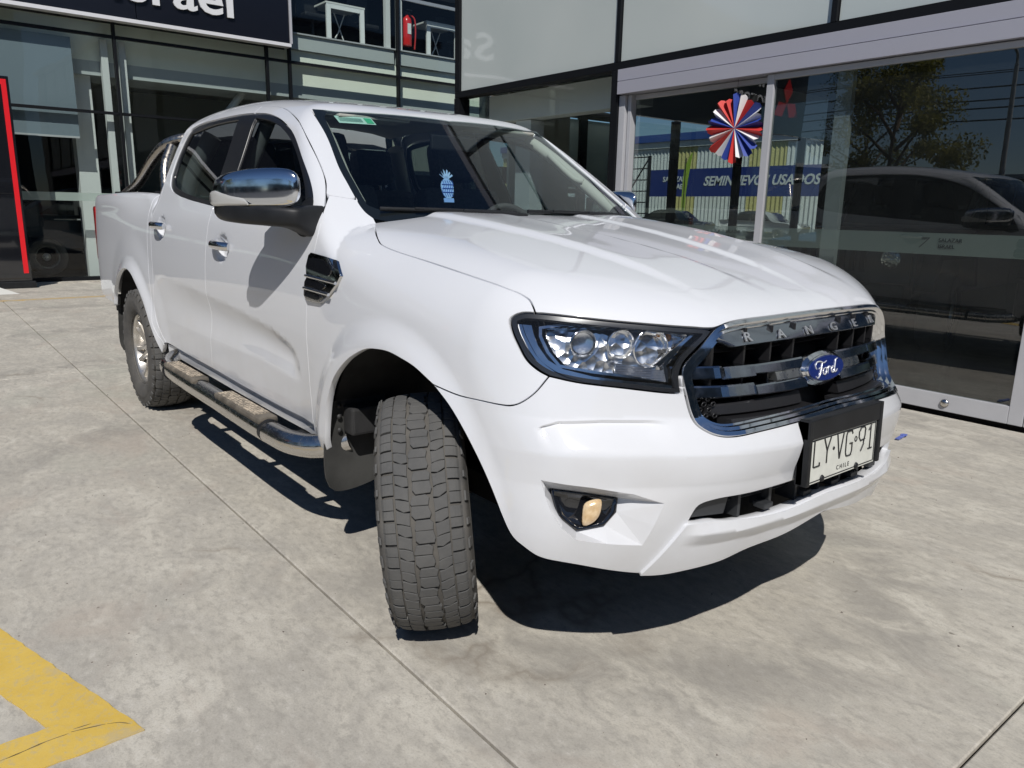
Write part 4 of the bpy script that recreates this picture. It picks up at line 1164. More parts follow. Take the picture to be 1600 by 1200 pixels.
# steering wheel
M_=basis((-1.02,.38,1.14),(0,1,0),(-.42,0,.90))
m=MB(); m.tube([tuple(M_@Vector((.185*math.cos(t),.185*math.sin(t),0))) for t in np.linspace(0,2*math.pi,40,endpoint=False)],.016,n=10,close=True)
m.box(-.18,.18,-.02,.02,-.01,.01,M=M_); m.box(-.02,.02,-.18,.0,-.01,.01,M=M_); m.lathe([(0,.03),(.06,.025),(.07,-.02)],n=20,M=M_)
m.tube([(-1.0,.38,1.12),(-.75,.38,1.05)],.03); m.build('steering_wheel',simple('wheel_leather',(.05,.05,.052),.45),it_)
# headliner following the roof, pillar trims, grab handle, mirror
V=[];F_=[];nx,ny=14,10
for i in range(nx):
    x=-2.62+1.5*i/(nx-1)
    for j in range(ny):
        y=-.60+1.2*j/(ny-1); V.append((x,y,float(R_tab(x,abs(y)))-.035))
for i in range(nx-1):
    for j in range(ny-1): a=i*ny+j; F_.append((a,a+ny,a+ny+1,a+1))
mobj('headliner',V,F_,MT['head'],it_,True)
m=MB()
for s_ in (-1,1):
    L=[(p[0]-.03,s_*(abs(p[1])-.030),p[2]-.03) for p in [(-1.13,-.605,1.672)]+ws[1:5]]
    m.tube(L,.028,n=10)
    m.tube([(-1.70,s_*.58,1.68),(-1.74,s_*.77,1.25),(-1.76,s_*.80,.7)],.035,n=10)
    m.tube([(-2.52,s_*.58,1.66),(-2.62,s_*.70,1.40),(-2.64,s_*.75,1.2)],.05,n=10)
m.split('pillar_trim',MT['head'],it_)
m=MB(); L=[(-1.02,.595,1.56),(-.98,.575,1.55),(-.90,.590,1.49),(-.83,.610,1.44),(-.80,.630,1.43)]
m.tube(spline(L,.02),.014,n=8); m.build('grab_handle',MT['head'],it_)
m=MB(); m.box(-1.005,-.985,-.125,.125,1.545,1.61,.008); m.tube([(-1.0,0,1.60),(-1.06,0,1.66)],.012); m.build('rear_view_mirror',MT['black'],it_)
m=MB(); 
for y in (-.36,.36): m.box(-1.20,-1.06,y-.17,y+.17,1.655,1.668,.005)
m.split('sun_visor',MT['head'],it_)
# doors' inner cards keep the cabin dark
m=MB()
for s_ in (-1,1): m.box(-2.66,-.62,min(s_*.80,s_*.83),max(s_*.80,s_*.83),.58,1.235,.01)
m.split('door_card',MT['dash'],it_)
# light blue pineapple shaped hang tag behind the glass
an=empty('pineapple_air_freshener',(0,0,0),parent=truck)
Mp=basis((-.70,-.235,1.375),(0,1,0),(-.25,0,1))
body_=[(.030*math.cos(t)*(1+.05*math.sin(3*t)),.042*math.sin(t)-.005) for t in np.linspace(0,2*math.pi,24,endpoint=False)]
m=MB(); m.prism(body_,.004,Mp); m.build('tag_body',simple('light_blue_card',(.30,.50,.85),.6),an)
m=MB()
for k,a in enumerate((-60,-35,-12,12,35,60)):
    r=math.radians(a); L_=.036 if abs(a)<20 else .032
    tip=(math.sin(r)*L_*1.1,.038+math.cos(r)*L_); m.prism([(-.006,.032),(.006,.032),(tip[0]+.004,tip[1]-.006),tip],.003,Mp)
m.build('tag_leaves',simple('pale_blue_card',(.38,.58,.9),.6),an)
m=MB()
for k in range(-2,3):
    pts=[tuple(Mp@Vector((.011*k+.006*math.sin(q*3),q*.033-.005,.006))) for q in np.linspace(-1,1,9)]; m.tube(pts,.0012,n=5)
for k in (-1,0,1):
    pts=[tuple(Mp@Vector((q*.027,.016*k-.005,.0065))) for q in np.linspace(-1,1,5)]; m.tube(pts,.0012,n=5)
m.build('tag_lines',simple('deep_blue_print',(.03,.10,.45),.6),an)
m=MB(); m.box(-.024,.024,-.062,-.045,0,.004,M=Mp); m.build('tag_base',simple('blue_card2',(.22,.40,.80),.6),an)
# ================= headlights =================
def T_(k): return [tuple(p) for p in TR[k]]
def offp(P,off,fn=None):
    r,n=onray(PA,np.array(P),fn or FL,off); return r
MT['reflector']=None
def refm():
    t=NT('lamp_reflector'); v=t.node('ShaderNodeTexVoronoi'); v.inputs['Scale'].default_value=38; t.l.new(t.co(),v.inputs['Vector'])
    t.set(Base_Color=(.88,.88,.88),Metallic=1,Roughness=.22,Normal=t.bump(v.outputs['Distance'],.5,.01)); return t.m
MT['reflector']=refm()
MT['amber']=simple('amber_bulb',(.85,.30,.03),.2,coat=1)
def ribm():
    t=NT('ribbed_reflector'); wv=t.node('ShaderNodeTexWave'); wv.wave_type='BANDS'; wv.bands_direction='Z'; wv.inputs['Scale'].default_value=75; t.l.new(t.co(),wv.inputs['Vector'])
    t.set(Base_Color=(.75,.76,.78),Metallic=1,Roughness=.14,Normal=t.bump(wv.outputs['Fac'],.8,.004)); return t.m
MT['ribs']=ribm()
lampO=[T_('lampL'),T_('lampB'),T_('lampR'),list(reversed(hf))[1:] if False else [T_('lampR')[-1],hf[-1]],list(reversed(hf))]
def both(mk):
    """build on the right-hand lamp, mirror to the left-hand lamp"""
    pass
hlm=[empty('headlight',(0,0,0),parent=truck),empty('headlight',(0,0,0),parent=truck)]
def hp_(name,segs,mat,off,flange=.01,step=.012,gap=0,fn=FL):
    o,o2=panel(name,segs,mat,(hlm[0]),fn=fn,off=off,gap=gap,flange=flange,step=step,mode='pair'); o2.parent=hlm[1]; return o,o2
def closed(k): L=T_(k); return [[L[i],L[(i+1)%len(L)]] for i in range(len(L))]
hp_('lamp_lens',lampO,MT['clear'],-.004,flange=0,step=.02,gap=.004)
hp_('lamp_housing',lampO,MT['gloss'],-.105,flange=-.10,step=.02,gap=.004)
# thin black surround
def inset3(segs,d):
    u,c=outline(segs,PA,.012); q=np.array(inset_poly(list(map(tuple,u)),d)); P=proj(FL,PA,q); return [list(map(tuple,P))+[tuple(P[0])]]
inn=inset3(lampO,.014)
hp_('lamp_seal',lampO,MT['trim'],-.0055,flange=.01,gap=.003) if False else None
o,o2=panel('lamp_seal',lampO,MT['trim'],hlm[0],fn=FL,off=-.0055,gap=.003,flange=.02,holes=[inn],step=.012,mode='pair'); o2.parent=hlm[1]
hp_('lamp_chrome_strip',closed('drl'),MT['chrome'],-.016,flange=.03)
# reflector tub: front frame + recessed bowl
rf=inset3(closed('refl'),.007)
o,o2=panel('reflector_frame',closed('refl'),MT['chrome'],hlm[0],fn=FL,off=-.030,gap=0,flange=.05,holes=[rf],step=.012,mode='pair'); o2.parent=hlm[1]
hp_('reflector_bowl',rf,MT['reflector'],-.062,flange=-.032)
def frame_at(P,off):
    r,n=onray(PA,np.array([P]),FL,off); return Vector(r[0]),Vector(n[0])
def bowl(P,off,r,depth,mat,name,dirv=(.93,-.30,.0),lens=None):
    c,n=frame_at(P,off); d=Vector(dirv).normalized(); M_=basis(c,d.cross(Vector((0,0,1))),(0,0,1)); 
    if (M_@Vector((0,0,1))-c).dot(d)<0: M_=basis(c,Vector((0,0,1)).cross(d),(0,0,1))
    m=MB(); prof=[(r*1.08,.0),(r*1.04,.006),(r,.004)]+[(r*math.cos(a),-depth*math.sin(a)) for a in np.linspace(.05,math.pi/2,8)]
    m.lathe(prof,n=32,M=M_); o=m.build(name,mat,hlm[0]); mirror_obj(o,hlm[1])
    if lens:
        m=MB(); m.lathe([(r*.82,-.004),(r*.80,.004)]+[(r*.80*math.cos(a),.004+.020*math.sin(a)) for a in np.linspace(.2,math.pi/2,7)],n=32,M=M_)
        q=m.build('projector_lens',lens,o); 
        mirror_obj(q,hlm[1])
    return M_
lensm=NT('lamp_glass_lens'); lensm.set(Base_Color=(.90,.92,.94),Roughness=.02,Transmission_Weight=1.0,IOR=1.5)
bowl(T_('proj')[0],-.035,.034,.035,MT['chrome'],'projector_bowl',lens=lensm.m)
bowl(T_('bowl2')[0],-.040,.036,.045,MT['reflector'],'low_beam_bowl')
bowl(T_('bowl3')[0],-.040,.048,.045,MT['reflector'],'high_beam_bowl')
for P in T_('amber'):
    c,n=frame_at(P,-.055); m=MB(); m.lathe([(0,.012),(.007,.009),(.009,0),(.007,-.009),(0,-.012)],n=14,M=Matrix.Translation(c)); o=m.build('amber_bulb',MT['amber'],hlm[0]); mirror_obj(o,hlm[1])
hp_('ribbed_insert',closed('ribs'),MT['ribs'],-.024,flange=.02)
hp_('lamp_wedge',closed('wedge'),MT['chrome'],-.018,flange=.03)
# ================= grille =================
MT['smoke']=chrome('smoked_chrome',.10,(.36,.38,.41),.12)
gre=empty('grille',(0,0,0),parent=truck)
G3=T_('grille'); G3[0]=(.833,0,1.026); G3[-1]=(.948,0,.760)
Gc=[G3[:5],G3[4:7],G3[6:]]
def ginset(d,extra=None):
    u,c=outline([G3],PA,.012); 
    full=[tuple(p) for p in u]
    q=np.array(inset_poly(full,d)); k=np.abs(c)
    # rows on the centreline keep u, shift z only
    q[c,0]=u[c,0]; q[0]=(u[0][0],u[0][1]-d); q[-1]=(u[-1][0],u[-1][1]+d)
    P=proj(FL,PA,q); P[0,1]=0;P[-1,1]=0
    return [tuple(p) for p in P]
gi1=ginset(.025); gi2=ginset(.032)
GS=[G3,[G3[-1],G3[0]]]
def ringp(name,Pa,Pb,mat,off,flange=.02,step=.012):
    segs=[Pa,[Pa[-1],Pb[-1]],list(reversed(Pb)),[Pb[0],Pa[0]]]
    return panel(name,segs,mat,gre,fn=FL,off=off,gap=0,flange=flange,step=step,mode='center')
gi0=ginset(.004)
gm=ginset(.015)
ringp('grille_outer_surround',gi0,gm,MT['chrome'],.007,.03)
gm2=ginset(.016)
ringp('grille_inner_bevel',gm2,gi1,MT['chrome'],-.006,.03)
gi15=ginset(.026)
ringp('grille_inner_frame',gi15,gi2,MT['chrome'],-.022,.06)
gsh=ginset(.036)
MT['gdark']=simple('grille_black',(.016,.016,.018),.35)
# backing
V=[];F_=[]
Yb=np.linspace(-.56,.56,25);Zb=np.linspace(.72,1.03,8)
for z_ in Zb:
    for y_ in Yb: V.append((onx(max(abs(y_),.001),z_)[0]-.14,y_,z_))
for j in range(7):
    for i in range(24): a=j*25+i; F_.append((a,a+1,a+26,a+25))
mobj('grille_backing',V,F_,MT['dark'],gre,True)
def bar(name,Ya,Yb_,zt,zb,off,depth,mat,parent,n=16,zt2=None,zb2=None,bev=.004):
    """horizontal bar following the nose from lateral Ya to Yb"""
    V=[];F_=[]
    for i in range(n+1):
        t_=i/n;y=Ya+(Yb_-Ya)*t_; a=zt if zt2 is None else zt+(zt2-zt)*t_; b=zb if zb2 is None else zb+(zb2-zb)*t_
        zm=(a+b)/2; x=onx(max(abs(y),.001),zm)[0]; sl=(onx(max(abs(y),.001),.95)[0]-onx(max(abs(y),.001),.80)[0])/.15
        xa=x+sl*(a-zm)+off; xb=x+sl*(b-zm)+off
        V+=[(xa-depth,y,a),(xa-bev,y,a),(xa,y,a-bev),(xb,y,b+bev),(xb-bev,y,b),(xb-depth,y,b)]
    for i in range(n):
        for k in range(5): F_.append((i*6+k,(i+1)*6+k,(i+1)*6+k+1,i*6+k+1))
    F_+=[tuple(range(6)),tuple(range(n*6,n*6+6))[::-1]]
    if Yb_<Ya: F_=[t_[::-1] for t_ in F_]
    return mobj(name,V,F_,mat,parent)
for s_ in (-1,1):
    bar('grille_bar',s_*.40,s_*.30,.904,.872,-.028,.05,MT['smoke'],gre,n=6)
    bar('grille_bar',s_*.52,s_*.40,.905,.871,-.040,.05,MT['smoke'],gre,n=6)
    bar('grille_bar',s_*.30,s_*.09,.903,.878,-.030,.06,MT['smoke'],gre,n=10,zt2=.905,zb2=.874)
    bar('grille_bar',s_*.52,s_*.30,.856,.824,-.036,.05,MT['smoke'],gre,n=10)
    bar('grille_bar',s_*.30,s_*.09,.850,.824,-.030,.06,MT['smoke'],gre,n=10,zt2=.854,zb2=.822)
    bar('grille_bar_web',s_*.22,s_*.08,.878,.852,-.030,.05,MT['satin'],gre,n=5,zt2=.884)
    for zz in (.945,): bar('grille_slat',s_*.52,s_*.0,zz,zz-.014,-.075,.04,MT['gdark'],gre,n=10)
    for yy in (.42,.32,.22,.12):
        m=MB(); xx=onx(yy,.87)[0]; m.box(xx-.12,xx-.055,s_*yy-.004,s_*yy+.004,.76,1.0); m.build('grille_rib',MT['gdark'],gre)
    # lower shelf with slots and honeycomb corner
    bar('grille_shelf',s_*.43,s_*.10,.804,.776,-.052,.06,MT['gdark'],gre,n=8,zt2=.812)
    bar('grille_shelf',s_*.40,s_*.06,.772,.752,-.030,.05,MT['gdark'],gre,n=8)
    for r_ in range(4):
        for c_ in range(4):
            yy=.505-.022*c_-.011*(r_%2); zz=.822-.014*r_
            if yy<.42+.0*r_: continue
            x=onx(yy,zz)[0]-.045
            m=MB(); m.tube([(x,s_*yy+.0095*math.cos(t_),zz+.0065*math.sin(t_)) for t_ in np.linspace(0,2*math.pi,6,endpoint=False)],.0022,n=5,close=True); m.build('honeycomb_cell',MT['gdark'],gre)
# letter bar
LB=T_('letbar')
lbz=lambda Y_: None
V=[]
bar_o=panel('name_bar',[ [ (G3[0][0],0,1.022),(.828,-.20,1.0205),(.813,-.37,1.012) ],[(.813,-.37,1.012),(.810,-.425,.998),(.815,-.405,.975)],[(.815,-.405,.975),(.83,-.385,.968),(.835,-.365,.955)],[(.835,-.365,.955),(.85,-.20,.957),(.855,0,.958)],[(.855,0,.958),(.833,0,1.022)] ],MT['smoke'],gre,fn=FL,off=-.012,gap=0,step=.014,mode='center',flange=.035)
letm=simple('letter_silver',(.62,.63,.65),.3,metal=.8)
for i,ch in enumerate('RANGER'):
    y=(-.325+.132*i)
    p=np.array(onx(max(abs(y),.001),.982)); p[1]=y; n_=grad(FL,p[None]+0)[0]
    p=p+n_*(-.0105)
    xd=Vector((-n_[1],n_[0],0)).normalized(); up=Vector(n_).cross(xd); up=up if up.z>0 else -up; M_=basis(p,xd,up)
    text_mesh(ch,.036,.004,letm,'letter',gre,M=M_,sx=1.3,bold=.0003)
# emblem
em=empty('emblem',(0,0,0),parent=gre)
ec=np.array(onx(.001,.866)); ec[1]=.0
Me=basis((ec[0]-.030,ec[1],.866),(0,1,0),(-.16,0,1))@Matrix.Diagonal((.95,.97,1,1))
def oval(a,b,z0,z1,mat,name,n=56,dome=0,bev=.004):
    m=MB();V=[]
    for (k,zz) in ((1,z0),(1,z1-bev),(1-bev/b*.9,z1)):
        V+=[(a*k*math.cos(t_) if k==1 else (a-bev)*math.cos(t_),(b if k==1 else b-bev)*math.sin(t_),zz) for t_ in np.linspace(0,2*math.pi,n,endpoint=False)]
    F_=[]
    for r_ in (0,1):
        for i in range(n): j=(i+1)%n; F_.append((r_*n+i,r_*n+j,(r_+1)*n+j,(r_+1)*n+i))
    F_.append(tuple(range(2*n,3*n)))
    V=[tuple(Me@Vector(v)) for v in V]; m.add(V,F_); return m.build(name,mat,em)
oval(.118,.050,-.03,.006,MT['chrome'],'emblem_surround',bev=.010)
oval(.103,.041,.0,.012,MT['chrome'],'emblem_ring',bev=.003)
oval(.097,.0365,.0,.014,simple('emblem_blue',(.012,.028,.16),.12,coat=1),'emblem_oval',bev=.001)
# script lettering (flowing strokes)
def stroke(L,r=.0022,zz=.0152,close=False):
    P=spline([(x*.062,y*.062,zz) for x,y in L],.003,False); rr=[r*(.55+.45*math.sin(math.pi*min(1,max(0,i/(len(P)-1))))) for i in range(len(P))]
    m=MB(); m.tube([tuple(Me@Vector(p)) for p in P],rr,n=6); return m
scr=[[(-.95,.02),(-1.05,.18),(-.92,.34),(-.62,.36),(-.30,.27),(-.05,.34)],[(-.42,.30),(-.55,.02),(-.72,-.30),(-.90,-.40),(-1.02,-.30)],[(-.78,.02),(-.58,.06),(-.40,.0)],
 [(-.22,.02),(-.38,-.08),(-.36,-.26),(-.20,-.28),(-.08,-.12),(-.12,.02),(-.22,.02)],[(-.10,.0),(.04,-.04),(.10,.05),(.06,-.14),(.03,-.27)],[(.06,-.08),(.18,.05),(.28,.03)],
 [(.62,.0),(.46,.02),(.36,-.12),(.42,-.26),(.56,-.24),(.66,-.06)],[(.98,.36),(.82,.34),(.72,.12),(.64,-.14),(.66,-.26),(.80,-.24),(.92,-.14)]]
for L in scr: stroke(L).build('script_stroke',MT['satin'] if False else simple('script_silver',(.85,.86,.88),.25,metal=.5) if 'script_silver' not in bpy.data.materials else bpy.data.materials['script_silver'],em)
# ================= intake, fog lamps, plate =================
V=[];F_=[]
for z_ in (.44,.66):
    for y_ in Yb: V.append((onx(max(abs(y_),.001),min(z_,.60))[0]-.10,y_,z_))
for i in range(24): F_.append((i,i+1,i+26,i+25))
mobj('intake_backing',V,F_,MT['dark'],truck,True)
MT['imesh']=simple('intake_plastic',(.028,.03,.033),.5)
for s_ in (-1,1):
    m=MB(); L=[(.545,.522),(.535,.560),(.50,.578),(.42,.580),(.42,.522)]
    V=[(onx(y,z_)[0]-.018,s_*y,z_) for y,z_ in L]+[(onx(y,z_)[0]-.07,s_*y,z_) for y,z_ in L]
    n_=len(L);Fs=[tuple(range(n_))]+[(i,(i+1)%n_,n_+(i+1)%n_,n_+i) for i in range(n_)]; m.add(V,Fs); m.build('intake_corner',MT['imesh'],truck)
for yy in np.arange(-.36,.361,.12):
    x=onx(max(abs(yy),.001),.55)[0]; m=MB(); m.box(x-.09,x-.03,yy-.006,yy+.006,.50,.60); m.build('intake_rib',MT['imesh'],truck)
bar('intake_slat',-.42,.42,.548,.540,-.05,.05,MT['imesh'],truck,n=20)
for yy in (-.26,-.08,.07,.19,.33):
    x=onx(max(abs(yy),.001),.525)[0]; m=MB(); m.box(x-.05,x-.012,yy-.02,yy+.02,.508,.524,.003); m.build('intake_clip',MT['imesh'],truck)
def fogm():
    t=NT('fog_lens'); n=t.noise(55,4); t.set(Base_Color=t.ramp(n,[(.3,(.85,.66,.42)),(.7,(.60,.40,.20))]),Roughness=.2,Metallic=.2,Coat_Weight=1,Normal=t.bump(n,.3,.003)); return t.m
FOGM=fogm()
# fog recess: walls lofted between the mouth and the deeper bezel
fM=[np.array(p) for p in TR['fogM']]; fI=[np.array(p) for p in TR['fogI']]
V=[tuple(p) for p in fM]+[tuple(p) for p in fI]; nM=len(fM); i_=lambda k:nM+k
FW_=[(0,i_(0),i_(1),1),(1,i_(1),i_(2),2),(2,i_(2),3),(i_(2),i_(3),3),(i_(3),4,3),(i_(3),5,4),(i_(3),i_(4),5),(i_(4),6,5),(i_(4),i_(5),6),(i_(5),7,6),(i_(5),8,7),(i_(5),i_(6),8),(i_(6),9,8),(i_(6),10,9),(i_(6),i_(0),10),(i_(0),0,10)]
FW_=[t_[::-1] for t_ in FW_]
for s_ in (-1,1):
    VV=[(x,-s_*y,z) for x,y,z in V] if s_>0 else V; FF_=[t_[::-1] for t_ in FW_] if s_>0 else FW_
    mobj('fog_recess',VV,FF_,MT['paint'],bumper)
    e=empty('fog_lamp',(0,0,0),parent=truck)
    q=[(x,(-y if s_>0 else y),z) for x,y,z in [tuple(p) for p in fI]]
    c=np.mean(q,0); n1=np.cross(np.array(q[2])-np.array(q[0]),np.array(q[4])-np.array(q[0])); n1/=np.linalg.norm(n1); n1=n1 if n1[0]>0 else -n1
    P=[tuple(np.array(p)+n1*.001) for p in [x_ for i_0 in range(len(q)) for x_ in spline([q[i_0],q[(i_0+1)%len(q)]],.02)[:-1]]]; k=len(P); P2=[tuple(c+(np.array(p)-c)*.93+n1*.010) for p in P]; P3=[tuple(c+(np.array(p)-c)*.82-n1*.004) for p in P]
    Fs=[(i,(i+1)%k,k+(i+1)%k,k+i) for i in range(k)]+[(k+i,k+(i+1)%k,2*k+(i+1)%k,2*k+i) for i in range(k)]+[tuple(range(2*k,3*k))]
    if s_<0: pass
    mobj('fog_bezel',P+P2+P3,Fs,MT['gloss'],e,True)
    lq=[(x,(-y if s_>0 else y),z) for x,y,z in T_('foglens')]; L_=[np.array(p) for p in spline(lq,.008,True)]; c=np.mean(L_,0); k=len(L_)
    P=[tuple(p+n1*.002) for p in L_]; P2=[tuple(c+(p-c)*.9+n1*.009) for p in L_]; P3=[tuple(c+(p-c)*.45+n1*.014) for p in L_]
    Fs=[(i,(i+1)%k,k+(i+1)%k,k+i) for i in range(k)]+[(k+i,k+(i+1)%k,2*k+(i+1)%k,2*k+i) for i in range(k)]+[tuple(range(2*k,3*k))]
    mobj('fog_lens',P+P2+P3,Fs,FOGM,e,True)
# licence plate
pl=empty('licence_plate',(0,0,0),parent=truck)
Mpl=basis((.976,-.014,.657),(0,1,0),(-.035,0,1))
m=MB(); m.box(-.200,.200,-.078,.078,-.026,-.002,.004,M=Mpl); m.box(-.200,.200,.050,.105,-.028,.008,.004,M=Mpl); m.box(-.2,-.183,-.078,.105,-.028,.010,.003,M=Mpl); m.box(.183,.2,-.078,.105,-.028,.010,.003,M=Mpl)
m.build('plate_holder',MT['black'],pl)
MT['plate']=simple('plate_white',(.66,.67,.62),.42,noise=.08,scale=25); MT['pblk']=simple('plate_black',(.015,.015,.017),.45)
m=MB(); m.box(-.180,.180,-.078,.050,-.001,.0015,.001,M=Mpl); ps=m.build('plate_sheet',MT['plate'],pl)
m=MB(); r_=.0016
P=[(-.174,-.072),(.174,-.072),(.174,.044),(-.174,.044)]
m.tube([tuple(Mpl@Vector((x,y,.0016))) for x,y in spline(P+[P[0]],.02)],r_,n=6) if False else None
for a_,b_ in zip(P,P[1:]+P[:1]): m.tube([tuple(Mpl@Vector((*a_,.0016))),tuple(Mpl@Vector((*b_,.0016)))],r_,n=6)
m.build('plate_rim',MT['pblk'],ps)
# plate characters as strokes (thin upright style)
CH={'L':[[(0,1),(0,0),(.9,0),(.9,.12)]],'Y':[[(0,1),(.5,.5),(1,1)],[(.5,.5),(.5,0)]],'V':[[(0,1),(.5,0),(1,1)]],'G':[[(1,.85),(.85,1),(.15,1),(0,.85),(0,.15),(.15,0),(.85,0),(1,.15),(1,.48),(.55,.48)]],
 '9':[[(.35,0),(.8,.30),(1,.62),(1,.85),(.8,1),(.2,1),(0,.85),(0,.58),(.2,.45),(.95,.48)]],'1':[[(.15,.78),(.55,1),(.55,0)],[(.2,0),(.9,0)]]}
def pch(c,x,w_=.034,h=.072,y=-.030):
    m=MB()
    for L in CH[c]:
        for a_,b_ in zip(L,L[1:]):
            A=Mpl@Vector((x+a_[0]*w_,y+a_[1]*h,.0016)); B=Mpl@Vector((x+b_[0]*w_,y+b_[1]*h,.0016)); m.tube([A,B],.0037,n=6,flat=.4)
    m.build('plate_character',MT['pblk'],ps)
for c,x in (('L',-.158),('Y',-.108),('V',-.040),('G',.010),('9',.082),('1',.130)): pch(c,x)
m=MB(); m.lathe([(0,.003),(.005,.002),(.0055,0)],n=12,M=Mpl@Matrix.Translation((-.057,.006,.001))); m.build('plate_dot',MT['pblk'],ps)
m=MB(); m.tube([tuple(Mpl@Vector((.063+.006*math.cos(t_),.012+.007*math.sin(t_),.002))) for t_ in np.linspace(0,2*math.pi,12,endpoint=False)],.0018,n=5,close=True); m.build('plate_emblem',MT['pblk'],ps)
text_mesh('CHILE',.018,.001,MT['pblk'],'plate_country_name',ps,M=Mpl@Matrix.Translation((0,-.056,.002)),spacing=1.6)
for x in (-.11,.075):
    m=MB(); m.lathe([(0,.006),(.008,.004),(.010,0)],n=14,M=Mpl@Matrix.Translation((x,-.070,.002))); m.build('plate_screw',MT['black'],ps)

m=MB(); m.box(.20,.62,-.50,.50,.46,1.00); m.box(-.45,.2,-.55,.55,.5,1.05); m.build('engine_bay_light_block',MT['dark'],truck)  # unseen dark boxes added to stop sun leaking through the grille

m=MB(); m.box(.70,.85,-.38,.38,.615,.735); m.box(.55,.70,-.58,.58,.60,.72); m.build('bumper_light_block',MT['dark'],truck)  # added behind the bumper skin to block light leaks

m=MB(); m.box(.25,.86,-.34,.34,.385,.40); m.build('undertray_light_block',MT['dark'],truck)  # added sheet keeps sun from leaking into the truck's shadow
for s_ in (-1,1):
    m=MB(); m.add([(.25,s_*.34,.39),(.86,s_*.34,.39),(.80,s_*.52,.39),(.70,s_*.68,.40),(.58,s_*.78,.42),(.25,s_*.62,.40)],[(0,1,2,3,4,5)]); m.build('undertray_light_block',MT['dark'],truck)  # added side sheets close the remaining light gaps
# ================= ground: concrete slabs with sawn joints =================
def concrete():
    t=NT('concrete'); c=t.co()
    mp=t.node('ShaderNodeMapping'); mp.inputs['Scale'].default_value=(1,1.6,1); mp.inputs['Rotation'].default_value=(0,0,.35); t.l.new(c,mp.inputs[0]); st=mp.outputs[0]
    big=t.noise(.55,6,.62,c,.6); mid=t.noise(3.1,8,.68,st,.8); fine=t.noise(22,8,.7,st); grit=t.noise(170,3,.6,c)
    base=t.ramp(big,[(.30,(.455,.422,.36)),(.5,(.515,.482,.415)),(.70,(.56,.526,.455))])
    base=t.mix(t.ramp(mid,[(.42,0),(.60,.9)]),base,(.40,.375,.33))
    base=t.mix(t.ramp(mid,[(.30,.75),(.44,0)]),base,(.60,.57,.50))
    base=t.mix(t.ramp(fine,[(.38,.6),(.50,0)]),base,(.31,.29,.255))
    base=t.mix(t.ramp(fine,[(.55,0),(.70,.5)]),base,(.63,.60,.545))
    base=t.mix(t.math('MULTIPLY',t.ramp(grit,[(.35,1),(.5,0)]),.3),base,(.24,.22,.195))
    # streaky wipe marks, elongated
    m2=t.node('ShaderNodeMapping'); m2.inputs['Scale'].default_value=(.9,3.0,1); m2.inputs['Rotation'].default_value=(0,0,-.62); t.l.new(c,m2.inputs[0])
    stk=t.noise(2.6,7,.62,m2.outputs[0],1.2)
    base=t.mix(t.ramp(stk,[(.50,0),(.66,.28)]),base,(.38,.35,.30)); base=t.mix(t.ramp(stk,[(.30,.25),(.42,0)]),base,(.62,.59,.52))
    # scattered brown and greenish blotches, dark spots
    bl=t.noise(1.15,5,.6,st,1.6); base=t.mix(t.ramp(bl,[(.57,0),(.70,.38)]),base,(.40,.335,.28))
    b2=t.noise(.9,4,.5,mp.outputs[0],.3); base=t.mix(t.ramp(b2,[(.58,0),(.72,.4)]),base,(.37,.38,.32))
    sp_=t.noise(14,2,.5,c,.2); base=t.mix(t.ramp(sp_,[(.765,0),(.79,.7)]),base,(.12,.10,.08))
    # hair cracks
    vo=t.node('ShaderNodeTexVoronoi',feature='DISTANCE_TO_EDGE'); vo.inputs['Scale'].default_value=.42
    wv=t.node('ShaderNodeVectorMath',operation='ADD'); nn=t.node('ShaderNodeTexNoise'); nn.inputs['Scale'].default_value=1.6; nn.inputs['Detail'].default_value=8; t.l.new(c,nn.inputs['Vector'])
    t.l.new(c,wv.inputs[0]); t.l.new(nn.outputs['Color'],wv.inputs[1]); t.l.new(wv.outputs[0],vo.inputs['Vector'])
    gate=t.ramp(t.noise(.8,2,.5,c),[(.54,0),(.60,1)])
    cr=t.math('MULTIPLY',t.ramp(vo.outputs['Distance'],[(.0,.75),(.006,.35),(.018,0)]),gate)
    base=t.mix(cr,base,(.22,.185,.145))
    # tyre rubber rubbed along two soft arcs
    wa=t.node('ShaderNodeTexWave',wave_type='RINGS',rings_direction='Z'); wa.inputs['Scale'].default_value=.16; wa.inputs['Distortion'].default_value=2.2; wa.inputs['Detail'].default_value=4; t.l.new(c,wa.inputs['Vector'])
    base=t.mix(t.math('MULTIPLY',t.ramp(wa.outputs['Fac'],[(.90,0),(1,.55)]),t.ramp(mid,[(.35,0),(.6,1)])),base,(.25,.235,.21))
    h=t.math('ADD',t.math('MULTIPLY',fine,.6),t.math('MULTIPLY',grit,.4))
    t.set(Base_Color=base,Roughness=t.ramp(mid,[(.3,.62),(.7,.85)]),Normal=t.bump(h,.35,.004))
    return t.m
MT['conc']=concrete()
MT['joint']=simple('joint_dirt',(.10,.075,.055),.95,noise=.4,scale=6)
XJ=[-12.3,-8.6,-4.6,1.44,5.8,10.2]; YJ=[-9.6,-5.4,-1.035,3.30]
gr_=empty('ground',(0,0,0)); tag(gr_,kind='structure')
m=MB(); m.add([(-160,-160,-.02),(160,-160,-.02),(160,160,-.02),(-160,160,-.02)],[(0,1,2,3)]); m.build('joint_bed',MT['joint'],gr_)
asph=simple('asphalt',(.055,.055,.057),.9,noise=.25,scale=.6)
g_=.004
